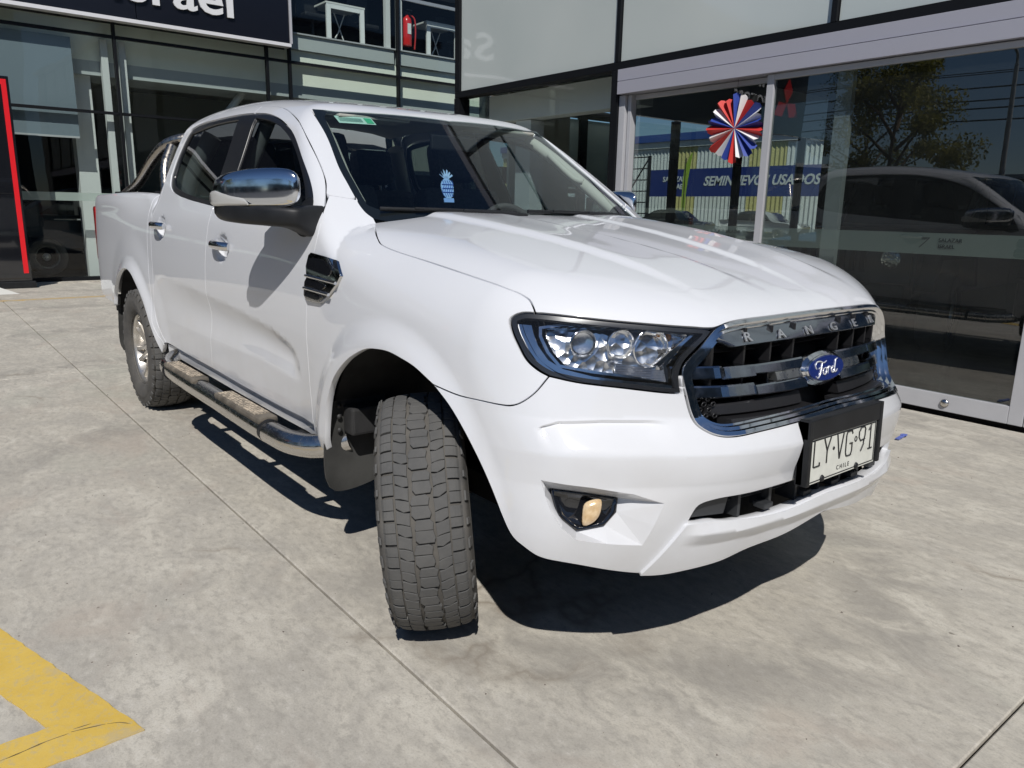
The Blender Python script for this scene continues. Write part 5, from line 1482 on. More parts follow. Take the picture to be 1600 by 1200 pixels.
def slab(x0,x1,y0,y1,wob=0):
    m=MB(); bv=.004; z=-.0
    m.add([(x0,y0,-.018),(x1,y0,-.018),(x1,y1,-.018),(x0,y1,-.018),(x0,y0,z-bv),(x1,y0,z-bv),(x1,y1,z-bv),(x0,y1,z-bv),(x0+bv,y0+bv,z),(x1-bv,y0+bv,z),(x1-bv,y1-bv,z),(x0+bv,y1-bv,z)],
      [(0,1,5,4),(1,2,6,5),(2,3,7,6),(3,0,4,7),(4,5,9,8),(5,6,10,9),(6,7,11,10),(7,4,8,11),(8,9,10,11)])
    return m.build('concrete_slab',MT['conc'],gr_)
for i in range(len(XJ)-1):
    for j in range(len(YJ)-1): slab(XJ[i]+g_,XJ[i+1]-g_,YJ[j]+g_,YJ[j+1]-g_)
# street and yard further out
m=MB(); m.add([(-160,-160,-.015),(160,-160,-.015),(160,-9.62,-.015),(-160,-9.62,-.015)],[(0,1,2,3)]); o=m.build('street',asph); tag(o,kind='structure')
m=MB(); m.add([(-160,16,-.015),(160,16,-.015),(160,160,-.015),(-160,160,-.015)],[(0,1,2,3)]); o=m.build('back_street',simple('pale_asphalt',(.16,.155,.15),.9,noise=.2,scale=.5)); tag(o,kind='structure')
# yellow painted marking (worn)
def yel():
    t=NT('yellow_paint'); n=t.noise(7,8,.7); n2=t.noise(60,5,.7); 
    base=t.ramp(n,[(.3,(.60,.40,.07)),(.6,(.66,.46,.10)),(.8,(.56,.40,.14))])
    base=t.mix(t.ramp(n2,[(.52,0),(.68,.6)]),base,(.46,.39,.24))
    n3=t.noise(2.3,6,.65); base=t.mix(t.ramp(n3,[(.545,0),(.60,.55)]),base,(.44,.38,.26))
    t.set(Base_Color=base,Roughness=.75,Normal=t.bump(n2,.25,.003)); return t.m
MT['yel']=yel()
mk=empty('floor_marking',(0,0,0)); tag(mk,kind='structure')
m=MB(); P=[(-3.2,-2.72),(.133,-1.697),(.139,-3.4),(-.013,-3.4),(-.018,-1.888),(-3.2,-2.96)]
L=[]
for a_,b_ in zip(P,P[1:]+P[:1]):
    k=max(1,int(math.dist(a_,b_)/.03))
    for i in range(k):
        q=i/k; w_=rng.uniform(-.0035,.0035); L.append((a_[0]+(b_[0]-a_[0])*q+w_,a_[1]+(b_[1]-a_[1])*q+w_))
m.prism(L,.004,Matrix.Translation((0,0,.0005))); m.build('corner_stripe',MT['yel'],mk)
def yel2():
    t=NT('faded_yellow_paint'); n=t.noise(9,6,.7); t.set(Base_Color=t.ramp(n,[(.35,(.50,.34,.13)),(.62,(.42,.36,.26))]),Roughness=.8); return t.m
m=MB(); m.box(-9.98,-9.84,-9,3.2,.0003,.004); m.build('far_stripe',yel2(),mk)
# curved tyre scuff across the yellow corner, thin rubbed marks on the slabs
scm=simple('rubber_scuff',(.20,.15,.07),.9,noise=.5,scale=30)
def scuff(pts,w_,name,mat):
    L=spline(pts,.02); V=[];F_=[]
    for i,q in enumerate(L):
        a_=L[max(0,i-1)];b_=L[min(len(L)-1,i+1)];d_=np.array([b_[1]-a_[1],-(b_[0]-a_[0])]);d_/=max(np.linalg.norm(d_),1e-9); ww=w_*(.3+.7*math.sin(math.pi*i/(len(L)-1)))*(.7+.3*math.sin(i*1.9))
        V+=[(q[0]+d_[0]*ww,q[1]+d_[1]*ww,.0052),(q[0]-d_[0]*ww,q[1]-d_[1]*ww,.0052)]
    for i in range(len(L)-1): F_.append((2*i,2*i+1,2*i+3,2*i+2))
    o=mobj(name,V,F_,mat,mk); return o
for pts_,w__ in (([(.088,-1.722),(.068,-1.742),(.052,-1.768)],.0022),([(.050,-1.772),(.040,-1.81),(.036,-1.845)],.003),([(.036,-1.852),(.036,-1.90),(.044,-1.96),(.05,-2.0)],.0026),([(.030,-1.80),(.024,-1.84)],.0018)):
    scuff([(q0+rng.uniform(-.002,.002),q1) for q0,q1 in pts_],w__,'tyre_scuff',scm)
# litter
m=MB(); M_=Matrix.Translation((.04,2.54,.006))@Matrix.Rotation(1.7,4,'Z'); m.box(-.075,.075,-.012,.012,0,.006,.002,M=M_); m.box(.02,.05,-.02,.014,.004,.010,.002,M=M_)
o=m.build('paper_scrap',simple('blue_wrapper',(.12,.16,.45),.5,noise=.4,scale=60)); tag(o,'small crumpled blue wrapper lying on the concrete near the glass door','litter')
for i,(x,y) in enumerate(((.392,-.50),(.377,-.555))):
    pass
# gravel grit and leaves scattered on the slabs
V=[];F_=[]
for i in range(1400):
    x=rng.uniform(-8,3);y=rng.uniform(-4.2,3.2);s_=rng.uniform(.0012,.0042)*(1.6 if rng.random()<.08 else 1);a=rng.uniform(0,6.28);n0=len(V)
    for k in range(3): V.append((x+s_*math.cos(a+k*2.1),y+s_*math.sin(a+k*2.1),.0005))
    V.append((x,y,s_*.9)); F_+=[(n0,n0+1,n0+3),(n0+1,n0+2,n0+3),(n0+2,n0,n0+3)]
o=mobj('grit',V,F_,simple('grit_grey',(.16,.14,.12),.9,noise=.5,scale=40)); tag(o,kind='stuff')
# ================= right-hand showroom: glazed front along y = 3.37 =================
MT['blackalu']=simple('black_aluminium',(.006,.007,.009),.55); MT['blackalu'].node_tree.nodes['Principled BSDF'].inputs['Specular IOR Level'].default_value=.2
MT['alu']=simple('white_aluminium',(.45,.455,.48),.38,noise=.05,scale=4,coat=.3)
MT['alug']=simple('grey_aluminium',(.35,.35,.405),.35,coat=.3)
MT['spand']=None
def spand():
    t=NT('spandrel_glass'); n=t.noise(.5,3,.5)
    t.set(Base_Color=t.ramp(n,[(.3,(.46,.51,.50)),(.7,(.54,.58,.565))]),Roughness=.06,IOR=1.55,Coat_Weight=1,Coat_Roughness=.0,Coat_IOR=1.5); return t.m
MT['spand']=spand()
MT['fglass']=glass('facade_glass',(.46,.52,.50),2.05,.95,dust=.018,haze_col=(.45,.52,.54))  # dust film here adds a pale haze that lifts the dark glass
MT['fglass2']=glass('clear_facade_glass',(.86,.92,.89),1.5,.9)
MT['film']=None
def film():
    t=NT('frosted_film'); t.n.remove(t.b)
    tr=t.node('ShaderNodeBsdfTransparent'); df=t.node('ShaderNodeBsdfDiffuse'); df.inputs[0].default_value=(.55,.60,.58,1); mx=t.node('ShaderNodeMixShader'); mx.inputs[0].default_value=.55
    t.l.new(tr.outputs[0],mx.inputs[1]); t.l.new(df.outputs[0],mx.inputs[2]); t.l.new(mx.outputs[0],t.o.inputs['Surface']); return t.m
MT['film']=film()
YR_=3.37
R=empty('glass_showroom',(-.5,3.4,0),label='glass fronted showroom with pale panels above, right of the truck',cat='showroom')
def rbx(name,x0,x1,y0,y1,z0,z1,mat,bev=.003,par=None):
    m=MB(); m.box(x0,x1,y0,y1,z0,z1,bev); o=m.build(name,mat); o.parent=par or R; o.matrix_parent_inverse=(par or R).matrix_world.inverted() if False else Matrix.Identity(4); o.location=(-o.parent.location if (par or R) is R else Vector((0,0,0))); return o
XT_=9.6
# base plinth, floor, rail
rbx('plinth',-5.8,XT_,YR_-.01,YR_+.2,-.01,.022,MT['dark'],0)
# black frame members
rbx('transom',-5.84,XT_,YR_-.055,YR_+.10,2.555,2.62,MT['blackalu'])
for x in (-5.80,-3.235): rbx('mullion',x-.045,x+.045,YR_-.06,YR_+.10,.02,2.552,MT['blackalu'])
for x in (-5.80,-3.235,-1.14,.96,3.06,5.16,7.26): rbx('panel_joint',x-.022 if x>-5.7 else x-.045,x+.022 if x>-5.7 else x+.045,YR_-.052,YR_+.05,2.624,5.9,MT['blackalu'])
xs=[-5.80,-3.235,-1.14,.96,3.06,5.16,7.26,9.36]
for a_,b_ in zip(xs,xs[1:]):
    for z0,z1 in ((2.632,4.55),(4.58,5.9)):
        V=[];F_=[];n_=12
        # glass sheets are never perfectly flat: slight bow gives the soft bent reflections
        bow=rng.uniform(.004,.010)
        for i in range(n_+1):
            for j in range(n_+1):
                u,v=i/n_,j/n_; V.append((a_+.028+(b_-a_-.056)*u+.5,(YR_-.02)-3.4+bow*math.sin(math.pi*u)*math.sin(math.pi*v)+.002*math.sin(9*u+4*v),z0+(z1-z0)*v))
        for i in range(n_):
            for j in range(n_): k=i*(n_+1)+j; F_.append((k,k+n_+1,k+n_+2,k+1))
        mobj('spandrel_panel',V,F_,MT['spand'],R,True)
    rbx('pressure_plate',a_+.028,b_-.028,YR_-.045,YR_-.012,4.552,4.578,MT['blackalu'])
rbx('wall_core',-5.75,XT_,YR_+.06,YR_+.16,2.63,5.95,MT['black'],0)
rbx('roof_slab',-5.85,XT_,YR_-.06,11.6,5.955,6.15,MT['alug'],0)
rbx('end_wall',-5.845,-5.76,YR_+.11,11.5,2.63,5.95,MT['spand'],0)
# door head: two metal bands with a shadow gap
rbx('door_head',-3.19,XT_,YR_-.075,YR_+.05,2.452,2.552,MT['alug'])
rbx('door_track',-3.17,XT_,YR_-.095,YR_+.05,2.335,2.444,MT['alug'])
# jamb at the left of the sliding doors
rbx('door_jamb',-3.188,-3.115,YR_-.04,YR_+.08,.02,2.33,MT['alu'])
rbx('door_jamb',-3.10,-3.06,YR_-.015,YR_+.06,.02,2.33,MT['alu'])
def leaf(x0,x1,y,name='sliding_door',st0=.06,st1=.06,film_=True,glassm=None):
    e=empty(name,(0,0,0),parent=R); e.location=-R.location
    def b(nm,a0,a1,z0,z1,mat=MT['alu'],t_=.022): 
        m=MB(); m.box(a0,a1,y-t_,y+t_,z0,z1,.004); return m.build(nm,mat,e)
    if st0: b('stile',x0,x0+st0,.03,2.33)
    if st1: b('stile',x1-st1,x1,.03,2.33)
    b('bottom_rail',x0+st0+.001,x1-st1-.001,.03,.145); b('top_rail',x0+st0+.001,x1-st1-.001,2.29,2.33)
    V=[];F_=[];n_=10
    for i in range(n_+1):
        for j in range(n_+1):
            u,v=i/n_,j/n_; V.append((x0+st0-.005+(x1-x0-st0-st1+.01)*u,y+.0015*math.sin(math.pi*u)*math.sin(math.pi*v)+.0004*math.sin(7*u+3*v+x0),.14+2.155*v))
    for i in range(n_):
        for j in range(n_): k=i*(n_+1)+j; F_.append((k,k+n_+1,k+n_+2,k+1))
    mobj('glass_pane',V,F_,glassm or MT['fglass'],e,True)
    m=MB(); m.add([(x0+st0,y+.006,1.055),(x1-st1,y+.006,1.055),(x1-st1,y+.006,1.195),(x0+st0,y+.006,1.195)],[(0,1,2,3)]); m.build('frosted_band',MT['film'],e)
    m=MB(); xc=(x0+x1)/2+.35
    m.tube([(xc-.10,y+.002,1.10),(xc-.04,y+.002,1.165),(xc-.09,y+.002,1.165)],.004,n=5,flat=.3)
    m.build('band_mark',MT['black'],e)
    text_mesh('SALAZAR',.035,.001,MT['black'],'band_name',e,M=basis((xc+.09,y+.001,1.15),(1,0,0),(0,0,1)))
    text_mesh('ISRAEL',.035,.001,MT['black'],'band_name',e,M=basis((xc+.07,y+.001,1.11),(1,0,0),(0,0,1)))
    return e
leaf(-3.055,-1.63,YR_+.05,st0=.0,st1=.03)
leaf(-1.632,.42,YR_-.03,st0=.062,st1=.085)
leaf(.425,2.5,YR_-.03,st0=.085,st1=.06); leaf(2.51,4.9,YR_+.05)
m=MB(); m.lathe([(0,.012),(.022,.010),(.028,0)],n=20,M=basis((-.045-R.location.x,YR_-.055-R.location.y,.085),(1,0,0),(0,0,1))); m.build('door_lock',MT['steel'],R)
# fixed pane left of the doors
m=MB(); m.add([(-5.755+.5,-.01,.03),(-3.28+.5,-.01,.03),(-3.28+.5,-.01,2.552),(-5.755+.5,-.01,2.552)],[(0,1,2,3)]); m.build('fixed_pane',MT['fglass2'],R)
m=MB(); m.add([(-5.80,YR_+.12-3.4,.03),(-5.80,8.0,.03),(-5.80,8.0,2.55),(-5.80,YR_+.12-3.4,2.55)],[(0,1,2,3)]); o=m.build('end_pane',MT['fglass2'],R); o.location=(.5,0,0)
rbx('frosted_band',-5.75,-3.29,YR_+.012,YR_+.014,1.055,1.195,MT['film'],0)
# interior
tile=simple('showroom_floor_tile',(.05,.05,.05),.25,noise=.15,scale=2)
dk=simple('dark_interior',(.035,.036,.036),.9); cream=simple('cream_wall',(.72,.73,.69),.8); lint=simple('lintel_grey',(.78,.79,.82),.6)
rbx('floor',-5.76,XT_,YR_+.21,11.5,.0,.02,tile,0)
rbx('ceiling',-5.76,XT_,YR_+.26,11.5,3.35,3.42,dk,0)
rbx('lintel',-5.70,-3.3,YR_+.35,YR_+.55,2.30,2.60,lint)
rbx('column',-5.25,-4.98,YR_+.40,YR_+.60,.02,2.295,lint)
rbx('inner_stile',-1.135,-1.015,YR_+.085,YR_+.135,.025,2.33,MT['alu'])
rbx('column',1.9,2.15,YR_+1.7,YR_+1.95,.02,2.6,MT['alu'])
# far glazing of the same showroom, framed in black
for y in (4.9,7.28,8.87,10.7): rbx('end_mullion',-5.86,-5.76,y-.05,y+.05,.02,2.62,MT['blackalu'],0)
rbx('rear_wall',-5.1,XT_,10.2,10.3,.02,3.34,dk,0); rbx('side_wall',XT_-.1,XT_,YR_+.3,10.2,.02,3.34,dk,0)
# partition with framed pale panels seen through the fixed pane
pw=empty('partition',(0,0,0),parent=R); pw.location=-R.location
m=MB(); x0,x1=-6.62,-6.55
m.box(x0,x1,5.07,5.15,0,3.2); m.box(x0,x1,6.03,6.18,0,3.2); m.box(x0,x1,6.92,7.0,0,3.2); m.box(x0+.005,x1-.005,5.15,6.92,2.62,2.74); m.box(x0+.005,x1-.005,5.15,6.92,1.55,1.62); m.split('partition_frame',MT['blackalu'],pw)
pg=simple('pale_green_panel',(.80,.86,.83),.5)
m=MB(); m.box(-6.60,-6.58,5.16,5.78,1.63,2.60); m.box(-6.60,-6.58,5.80,6.02,1.63,2.60); m.box(-6.60,-6.58,6.19,6.70,1.63,2.60); m.box(-6.60,-6.58,6.74,6.91,1.63,2.60); m.box(-6.60,-6.58,5.2,6.0,.4,1.5); m.box(-6.60,-6.58,6.25,6.85,.4,1.5); m.split('pale_panel',pg,pw)
m=MB(); m.box(-6.54,-6.50,5.16,6.02,2.75,2.79); m.box(-6.54,-6.50,6.19,6.92,2.75,2.79); tn=NT('lit_tube'); tn.set(Base_Color=(.9,.9,.88),Emission_Color=(1,.98,.92,1),Emission_Strength=2.2); m.split('light_tube',tn.m,pw)
m=MB(); m.box(-5.70,-5.66,4.0,5.0,.02,3.3); m.build('cream_wall',cream,pw)
# MITSUBISHI showroom seats: dark off-road car on display
def offroader(loc,rz):
    e=empty('display_car',loc,rz,'dark grey boxy off-road car on display behind the sliding glass doors','car')
    cp=simple('dark_grey_car_paint',(.05,.055,.06),.3,coat=1); bl=MT['black']
    def pr(name,poly,y0,y1,mat,bev=.02):
        m=MB(); M_=Matrix(((1,0,0,0),(0,0,-1,y1),(0,1,0,0),(0,0,0,1))); m.prism(poly,y1-y0,M_,bev=0); o=m.build(name,mat,e)
        bm=bmesh.new(); bm.from_mesh(o.data); bmesh.ops.bevel(bm,geom=[q for q in bm.edges],offset=bev,segments=2,affect='EDGES'); bm.to_mesh(o.data); bm.free(); return o
    pr('body',[(2.05,.55),(2.05,1.02),(.75,1.12),(.60,1.16),(-2.05,1.16),(-2.1,.55)],-.78,.78,cp,.04)
    pr('cabin',[(.62,1.165),(.28,1.74),(-2.0,1.76),(-2.06,1.165)],-.72,.72,cp,.05)
    pr('windscreen',[(.66,1.20),(.625,1.20),(.345,1.68),(.38,1.68)],-.62,.62,MT['gloss'],.004)
    for s_ in (-1,1):
        y=s_*.722
        for x0,x1 in ((-.42,.40),(-1.25,-.50),(-1.95,-1.33)):
            m=MB(); m.box(x0,x1 if x1<.3 else .30,min(y,y+.008*s_),max(y,y+.008*s_),1.22,1.66,.003); m.build('side_window',MT['gloss'],e)
        for x in (1.42,-1.35):
            m=MB(); P=[(x-.56,.62),(x-.44,.98),(x+.44,.98),(x+.56,.62),(x+.48,.62),(x+.38,.90),(x-.38,.90),(x-.48,.62)]
            M_=Matrix(((1,0,0,0),(0,0,-1,.92 if s_>0 else -.74),(0,1,0,0),(0,0,0,1))); m.prism(P,.18,M_); m.build('fender_flare',bl,e)
            w_=empty('wheel',(x,s_*.80,.385),parent=e); w_.rotation_euler=(math.radians(90)*(-s_)*-1,0,0)
            w_.rotation_euler=(math.radians(90) if s_<0 else math.radians(-90),0,.2)
            for p in wheel_proto[1:5]: c=p.copy(); link(c,w_)
        m=MB(); m.box(.42,.50,min(s_*.80,s_*1.0),max(s_*.80,s_*1.0),1.20,1.38,.02); m.build('door_mirror',bl,e)
        m=MB(); m.lathe([(0,.0),(.085,.012),(.092,0)],n=28,M=basis((2.055,s_*.56,.90),(0,1,0),(0,0,1))); m.build('headlight',MT['reflector'],e)
    for k in range(7):
        y=-.30+.10*k; m=MB(); m.box(2.045,2.062,y-.028,y+.028,.76,1.0,.012); m.build('grille_slot',MT['dark'],e)
    m=MB(); m.box(2.06,2.30,-.80,.80,.46,.68,.04); m.build('front_bumper',bl,e)
    return e
offroader((-2.0,7.15,.02),math.radians(-88))
ws_=empty('wall_sign',(-4.42,10.15,1.43),label='dim Jeep lettering on the back wall inside the right showroom',cat='sign')
text_mesh('Jeep',.26,.02,simple('dim_letter',(.45,.46,.45),.5),'sign_text',ws_,M=basis((0,0,0),(1,0,0),(0,0,1)),bold=.006)
for q_ in ([(-.36,5.45,.99),(-.27,5.45,1.10),(-.17,5.45,1.20)],[(.30,5.45,1.18),(.48,5.45,1.15),(.575,5.45,1.12),(.42,5.45,1.06),(.29,5.45,.95)]):
    pass
# price board inside and low sofa
# ---- folded paper rosette hanging behind the glass
rs=empty('paper_rosette',(-1.905,3.33,1.962),label='red white and blue folded paper rosette hanging on the glass door',cat='rosette')
cols=[simple('rosette_blue',(.02,.05,.30),.6),simple('rosette_red',(.55,.03,.025),.6),simple('rosette_white',(.78,.78,.78),.6)]
seq=[0,2,0,1,2,0,1,1,2,0,1,2,1,2,0,1,2,0,0,2,1]
n_=len(seq)*2
for k in range(n_):
    a0=2*math.pi*k/n_;a1=2*math.pi*(k+1)/n_;am=(a0+a1)/2
    r0=.245+.018*math.sin(k*5.1);c_=cols[seq[(k//2)%len(seq)]]
    dz=.022 if k%2 else -.022
    def P_(r_,a,d): return (r_*math.cos(a),d,r_*math.sin(a))
    d0=-.02 if k%2 else .02; d1=-d0
    V=[(0,-.004,0),P_(.12,a0,d0*.8),P_(.12,a1,d1*.8),P_(r0,a0,d0*1.4),P_(r0,a1,d1*1.4),P_(r0+.014,am,0),P_(r0-.02,a0*.7+a1*.3,d0)]
    mobj('paper_fold',V,[(0,1,2),(1,3,5,2) if False else (1,3,5),(1,5,2),(2,5,4)],c_,rs)
m=MB(); m.tube([(0,0,.25),(0,0,.37)],.0015,n=4); m.build('string',MT['black'],rs)
rs.location.y=3.335
# ---- second pane-side fittings: extinguisher sign glimpsed through the fixed pane
sg=empty('wall_notice',(-6.5,4.6,1.75),label='small red framed fire notice on the partition seen through the glass',cat='notice')
m=MB(); m.box(0,.01,-.17,.17,-.11,.11); m.build('notice_frame',simple('notice_red',(.25,.03,.03),.5),sg)
m=MB(); m.box(.011,.014,-.15,-.06,-.09,.09); m.build('notice_sheet',simple('notice_white',(.6,.6,.58),.6),sg)
# ================= left-hand dealership front along x = -12.3 =================
XL=-12.3
Lb=empty('dealership_front',(0,0,0),label='two storey glazed dealership front behind the truck bed',cat='building')
def lb(name,x0,x1,y0,y1,z0,z1,mat,par=None,bev=0):
    m=MB(); m.box(x0,x1,y0,y1,z0,z1,bev); return m.build(name,mat,par or Lb)
MT['cream']=simple('cream_slab',(.78,.80,.72),.7,noise=.03,scale=2); MT['greyp']=simple('grey_panel',(.42,.45,.46),.6)
MT['whitecol']=simple('white_column',(.60,.61,.62),.6)
ys=[-14.3,-11.4,-8.9,-6.4,-3.9,-1.40,1.11,3.62,4.05,6.345,8.6]
for y in ys: lb('mullion',XL-.05,XL+.045,y-.021,y+.021,.05,6.6,MT['blackalu'])
for z in (2.70,3.87):
    for a_,b_ in zip(ys,ys[1:]): lb('transom',XL-.04,XL+.04,a_+.03,b_-.03,z-.021,z+.021,MT['blackalu'])
lb('base_rail',XL-.05,XL+.05,-14.3,8.6,.0,.08,MT['blackalu'])
for a_,b_ in zip(ys,ys[1:]):
    for z0,z1 in ((.08,2.672),(2.728,3.842),(3.898,6.6)):
        V=[];F_=[];n_=6;k0=rng.uniform(0,6)
        for i in range(n_+1):
            for j in range(n_+1):
                u,v=i/n_,j/n_; V.append((XL+.004*math.sin(math.pi*u)*math.sin(math.pi*v)+.0012*math.sin(5*u+4*v+k0),a_+.028+(b_-a_-.056)*u,z0+(z1-z0)*v))
        for i in range(n_):
            for j in range(n_): k=i*(n_+1)+j; F_.append((k,k+n_+1,k+n_+2,k+1))
        mobj('glass_pane',V,F_,MT['fglass2'],Lb,True)
    if b_<4: lb('frosted_band',XL-.012,XL-.010,a_+.03,b_-.03,1.30,1.43,MT['film'])
# floors, ceilings, walls
lb('floor',XL-9,XL-.06,-14.3,8.6,.0,.05,tile)
lb('floor_slab',XL-9,XL-.30,-14.3,8.6,3.52,4.12,MT['cream'])
lb('slab_shade_band',XL-.29,XL-.10,4.08,6.31,4.125,4.385,MT['greyp']); lb('slab_shade_band',XL-.29,XL-.10,6.38,8.5,4.125,4.385,MT['greyp'])  # grey colour paints the shaded upper band of the slab edge
lb('window_board',XL-.29,XL-.06,4.06,8.55,4.386,4.41,MT['alu'])
lb('slab_edge',XL-.29,XL-.18,4.08,8.5,3.90,4.12,MT['cream']); 
lb('ceiling_drop',XL-1.3,XL-.30,-14.3,8.6,3.30,3.52,MT['greyp'])
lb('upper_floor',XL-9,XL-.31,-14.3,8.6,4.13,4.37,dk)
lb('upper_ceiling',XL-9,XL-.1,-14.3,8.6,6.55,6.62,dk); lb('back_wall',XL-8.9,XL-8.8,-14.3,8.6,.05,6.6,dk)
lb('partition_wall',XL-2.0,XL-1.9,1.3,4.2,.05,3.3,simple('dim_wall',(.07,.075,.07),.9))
lb('end_wall',XL-9,XL,-14.42,-14.32,.0,6.7,MT['greyp']); lb('end_wall',XL-9,XL-.06,8.62,8.72,.0,6.6,dk); lb('roof_edge',XL-9,XL+.15,-14.42,8.6,6.63,6.95,MT['blackalu'])
# white posts and blinds near the glass
lb('column',XL-.75,XL-.45,.50,.80,.05,3.3,MT['whitecol']); lb('column',XL-.26,XL-.14,.93,1.03,.05,3.84,MT['whitecol']); lb('column',XL-.26,XL-.14,1.20,1.30,.05,3.84,MT['whitecol'])
lb('beam',XL-.75,XL-.45,-6,.49,3.34,3.50,MT['whitecol'])
lb('brace',0,0.1,0,0.1,0,0.1,MT['whitecol']) if False else None
m=MB(); m.tube([(XL-.6,3.00,2.85),(XL-.6,3.50,3.50)],.07,n=4); m.build('diagonal_brace',MT['whitecol'],Lb)
lb('roller_blind',XL-.10,XL-.095,-1.35,.50,2.31,3.80,simple('blind_grey',(.16,.20,.24),.7))
lb('blind_rail',XL-.11,XL-.085,-1.35,.50,2.28,2.31,MT['alu'])
lb('white_screen',XL-.45,XL-.40,4.6,5.35,2.2,3.26,MT['whitecol']); lb('white_screen',XL-.45,XL-.40,5.38,6.25,2.2,3.26,MT['whitecol']); lb('screen_rail',XL-.40,XL-.35,4.55,6.28,3.265,3.30,MT['alug'])
lb('white_screen',XL-.55,XL-.50,6.5,8.5,2.0,3.05,simple('beige_screen',(.34,.34,.29),.7)); lb('screen_rail',XL-.50,XL-.44,6.45,8.5,3.055,3.09,MT['alu'])
for y in (4.14,6.20,6.47): lb('upper_post',XL-.22,XL-.12,y-.05,y+.05,4.42,6.5,MT['whitecol'])
lb('upper_rail',XL-.14,XL-.10,6.5,8.55,5.36,5.42,MT['alug']); lb('upper_beam',XL-.16,XL-.08,6.4,8.6,5.52,5.62,MT['blackalu'])
# kerb at the foot of the glass
m=MB(); m.box(XL+.05,XL+.16,-14.3,3.3,0,.02); o=m.build('threshold',MT['conc']); tag(o,kind='structure')
# ---- fascia sign
fs=empty('fascia_sign',(XL+.28,1.0,4.1),label='black fascia sign with white lettering above the left glass front',cat='sign')
def lf(name,x0,x1,y0,y1,z0,z1,mat,par,o0): 
    m=MB(); m.box(x0-o0[0],x1-o0[0],y0-o0[1],y1-o0[1],z0-o0[2],z1-o0[2]); return m.build(name,mat,par)
SGN=simple('sign_navy_black',(.006,.007,.012),.3); o0=(XL+.28,1.0,4.1)
for y0,y1 in ((-4.2,-1.405),(-1.395,1.425),(1.435,3.985)): lf('sign_panel',XL+.08,XL+.20,y0,y1,4.145,5.35,SGN,fs,o0)
lf('sign_trim',XL+.05,XL+.23,-4.22,4.005,4.085,4.140,simple('sign_trim_white',(.72,.72,.74),.35,coat=.5),fs,o0); lf('sign_trim',XL+.05,XL+.23,3.99,4.03,4.142,5.35,MT['alu'],fs,o0)
MT['signw']=simple('sign_letter_white',(.74,.75,.76),.4)
txt='Salazar Israel'; 
# letters one by one, bold humanist caps height about 0.55 m
cu=bpy.data.curves.new('tmp','FONT')
def letters(txt,size,xpl,ystart,yend,zbase,mat,par,o0,bold=.010,depth=.03,name='letter'):
    # measure advances with the built-in font
    adv=[];tmp=bpy.data.curves.new('tmpf','FONT'); tmp.size=size; tob=bpy.data.objects.new('tmpf',tmp); COL.objects.link(tob)
    def wid(s_):
        tmp.body=s_; bpy.context.view_layer.update(); return tob.dimensions.x
    base=[wid(txt[:i]+'|') for i in range(len(txt))]; tot=wid(txt+'|'); bpy.data.objects.remove(tob)
    sc=(yend-ystart)/(tot-base[0])
    for i,ch in enumerate(txt):
        if ch==' ': continue
        y=ystart+(base[i]-base[0])*sc
        M_=basis((xpl-o0[0],y-o0[1],zbase-o0[2]),(0,1,0),(0,0,1))
        o=text_mesh(ch,size,depth,mat,name,par,M=M_@Matrix.Diagonal((sc,1,1,1)),bold=bold,align='LEFT')
        # align_y centre puts the middle on the line; shift up to sit on a common baseline
        zs_=[v.co.z for v in o.data.vertices]; zm=min(zs_)
        o.data.transform(Matrix.Translation((0,0,(zbase-o0[2])-zm)))
letters(txt,.74,XL+.225,-1.80,3.03,4.405,MT['signw'],fs,o0,bold=.012)
# ---- second fascia further along, seen in the reflections
f2=empty('fascia_sign',(XL+.28,-9.0,4.1),label='long black fascia sign with red three diamond emblem, far end of the front',cat='sign'); o2_=(XL+.28,-9.0,4.1)
lf('sign_panel',XL+.08,XL+.20,-14.3,-4.45,3.6,5.9,SGN,f2,o2_)
letters('MITSUBISHI',.52,XL+.225,-12.25,-8.9,4.98,MT['signw'],f2,o2_,bold=.008); letters('MOTORS',.52,XL+.225,-12.25,-10.35,4.38,MT['signw'],f2,o2_,bold=.008)
redm=simple('emblem_red',(.60,.012,.015),.4)
for a in (90,210,330):
    r_=math.radians(a); u_=(math.cos(r_),math.sin(r_)); v_=(-u_[1],u_[0])
    # rhombus with its inner point at the centre
    Lr=.72; hw=.155 if False else .72*math.sin(math.radians(30))/ (2*math.cos(math.radians(30)))*1.15
    P=[(0,0),(u_[0]*Lr/2+v_[0]*hw,u_[1]*Lr/2+v_[1]*hw),(u_[0]*Lr,u_[1]*Lr),(u_[0]*Lr/2-v_[0]*hw,u_[1]*Lr/2-v_[1]*hw)]
    m=MB(); m.prism(P,.03,basis((XL+.205-o2_[0],-13.25-o2_[1],4.62-o2_[2]),(0,1,0),(0,0,1))); m.build('diamond',redm,f2)
# ---- totem sign with the red stripe
tt=empty('totem_sign',(-11.7,-1.1,0),label='tall black totem sign with a red stripe along its edge, far left',cat='sign')
m=MB(); m.box(-.16,.10,-.75,.62,.10,3.02,.01); m.build('totem_panel',MT['gloss'],tt)
m=MB(); m.box(-.20,.16,-.78,.66,.0,.10,.01); m.build('totem_base',MT['black'],tt)
m=MB(); m.box(.101,.106,-.70,.585,2.90,2.975); m.box(.101,.106,.520,.585,.22,2.90); m.build('red_stripe',simple('totem_red',(.72,.012,.02),.35),tt)
m=MB(); m.box(.101,.104,-.72,.50,1.38,1.386); m.build('panel_seam',MT['dark'],tt)
rp=MB(); rp.add([(-11.3,-2.9,.0),(-10.75,-2.9,0),(-10.75,-.75,.0),(-11.3,-1.05,.0),(-11.3,-2.9,.10),(-11.3,-1.05,.10)],[(0,1,2,3),(1,4,5,2) if False else (4,1,2,5),(0,3,5,4),(0,4,1),(3,2,5)])
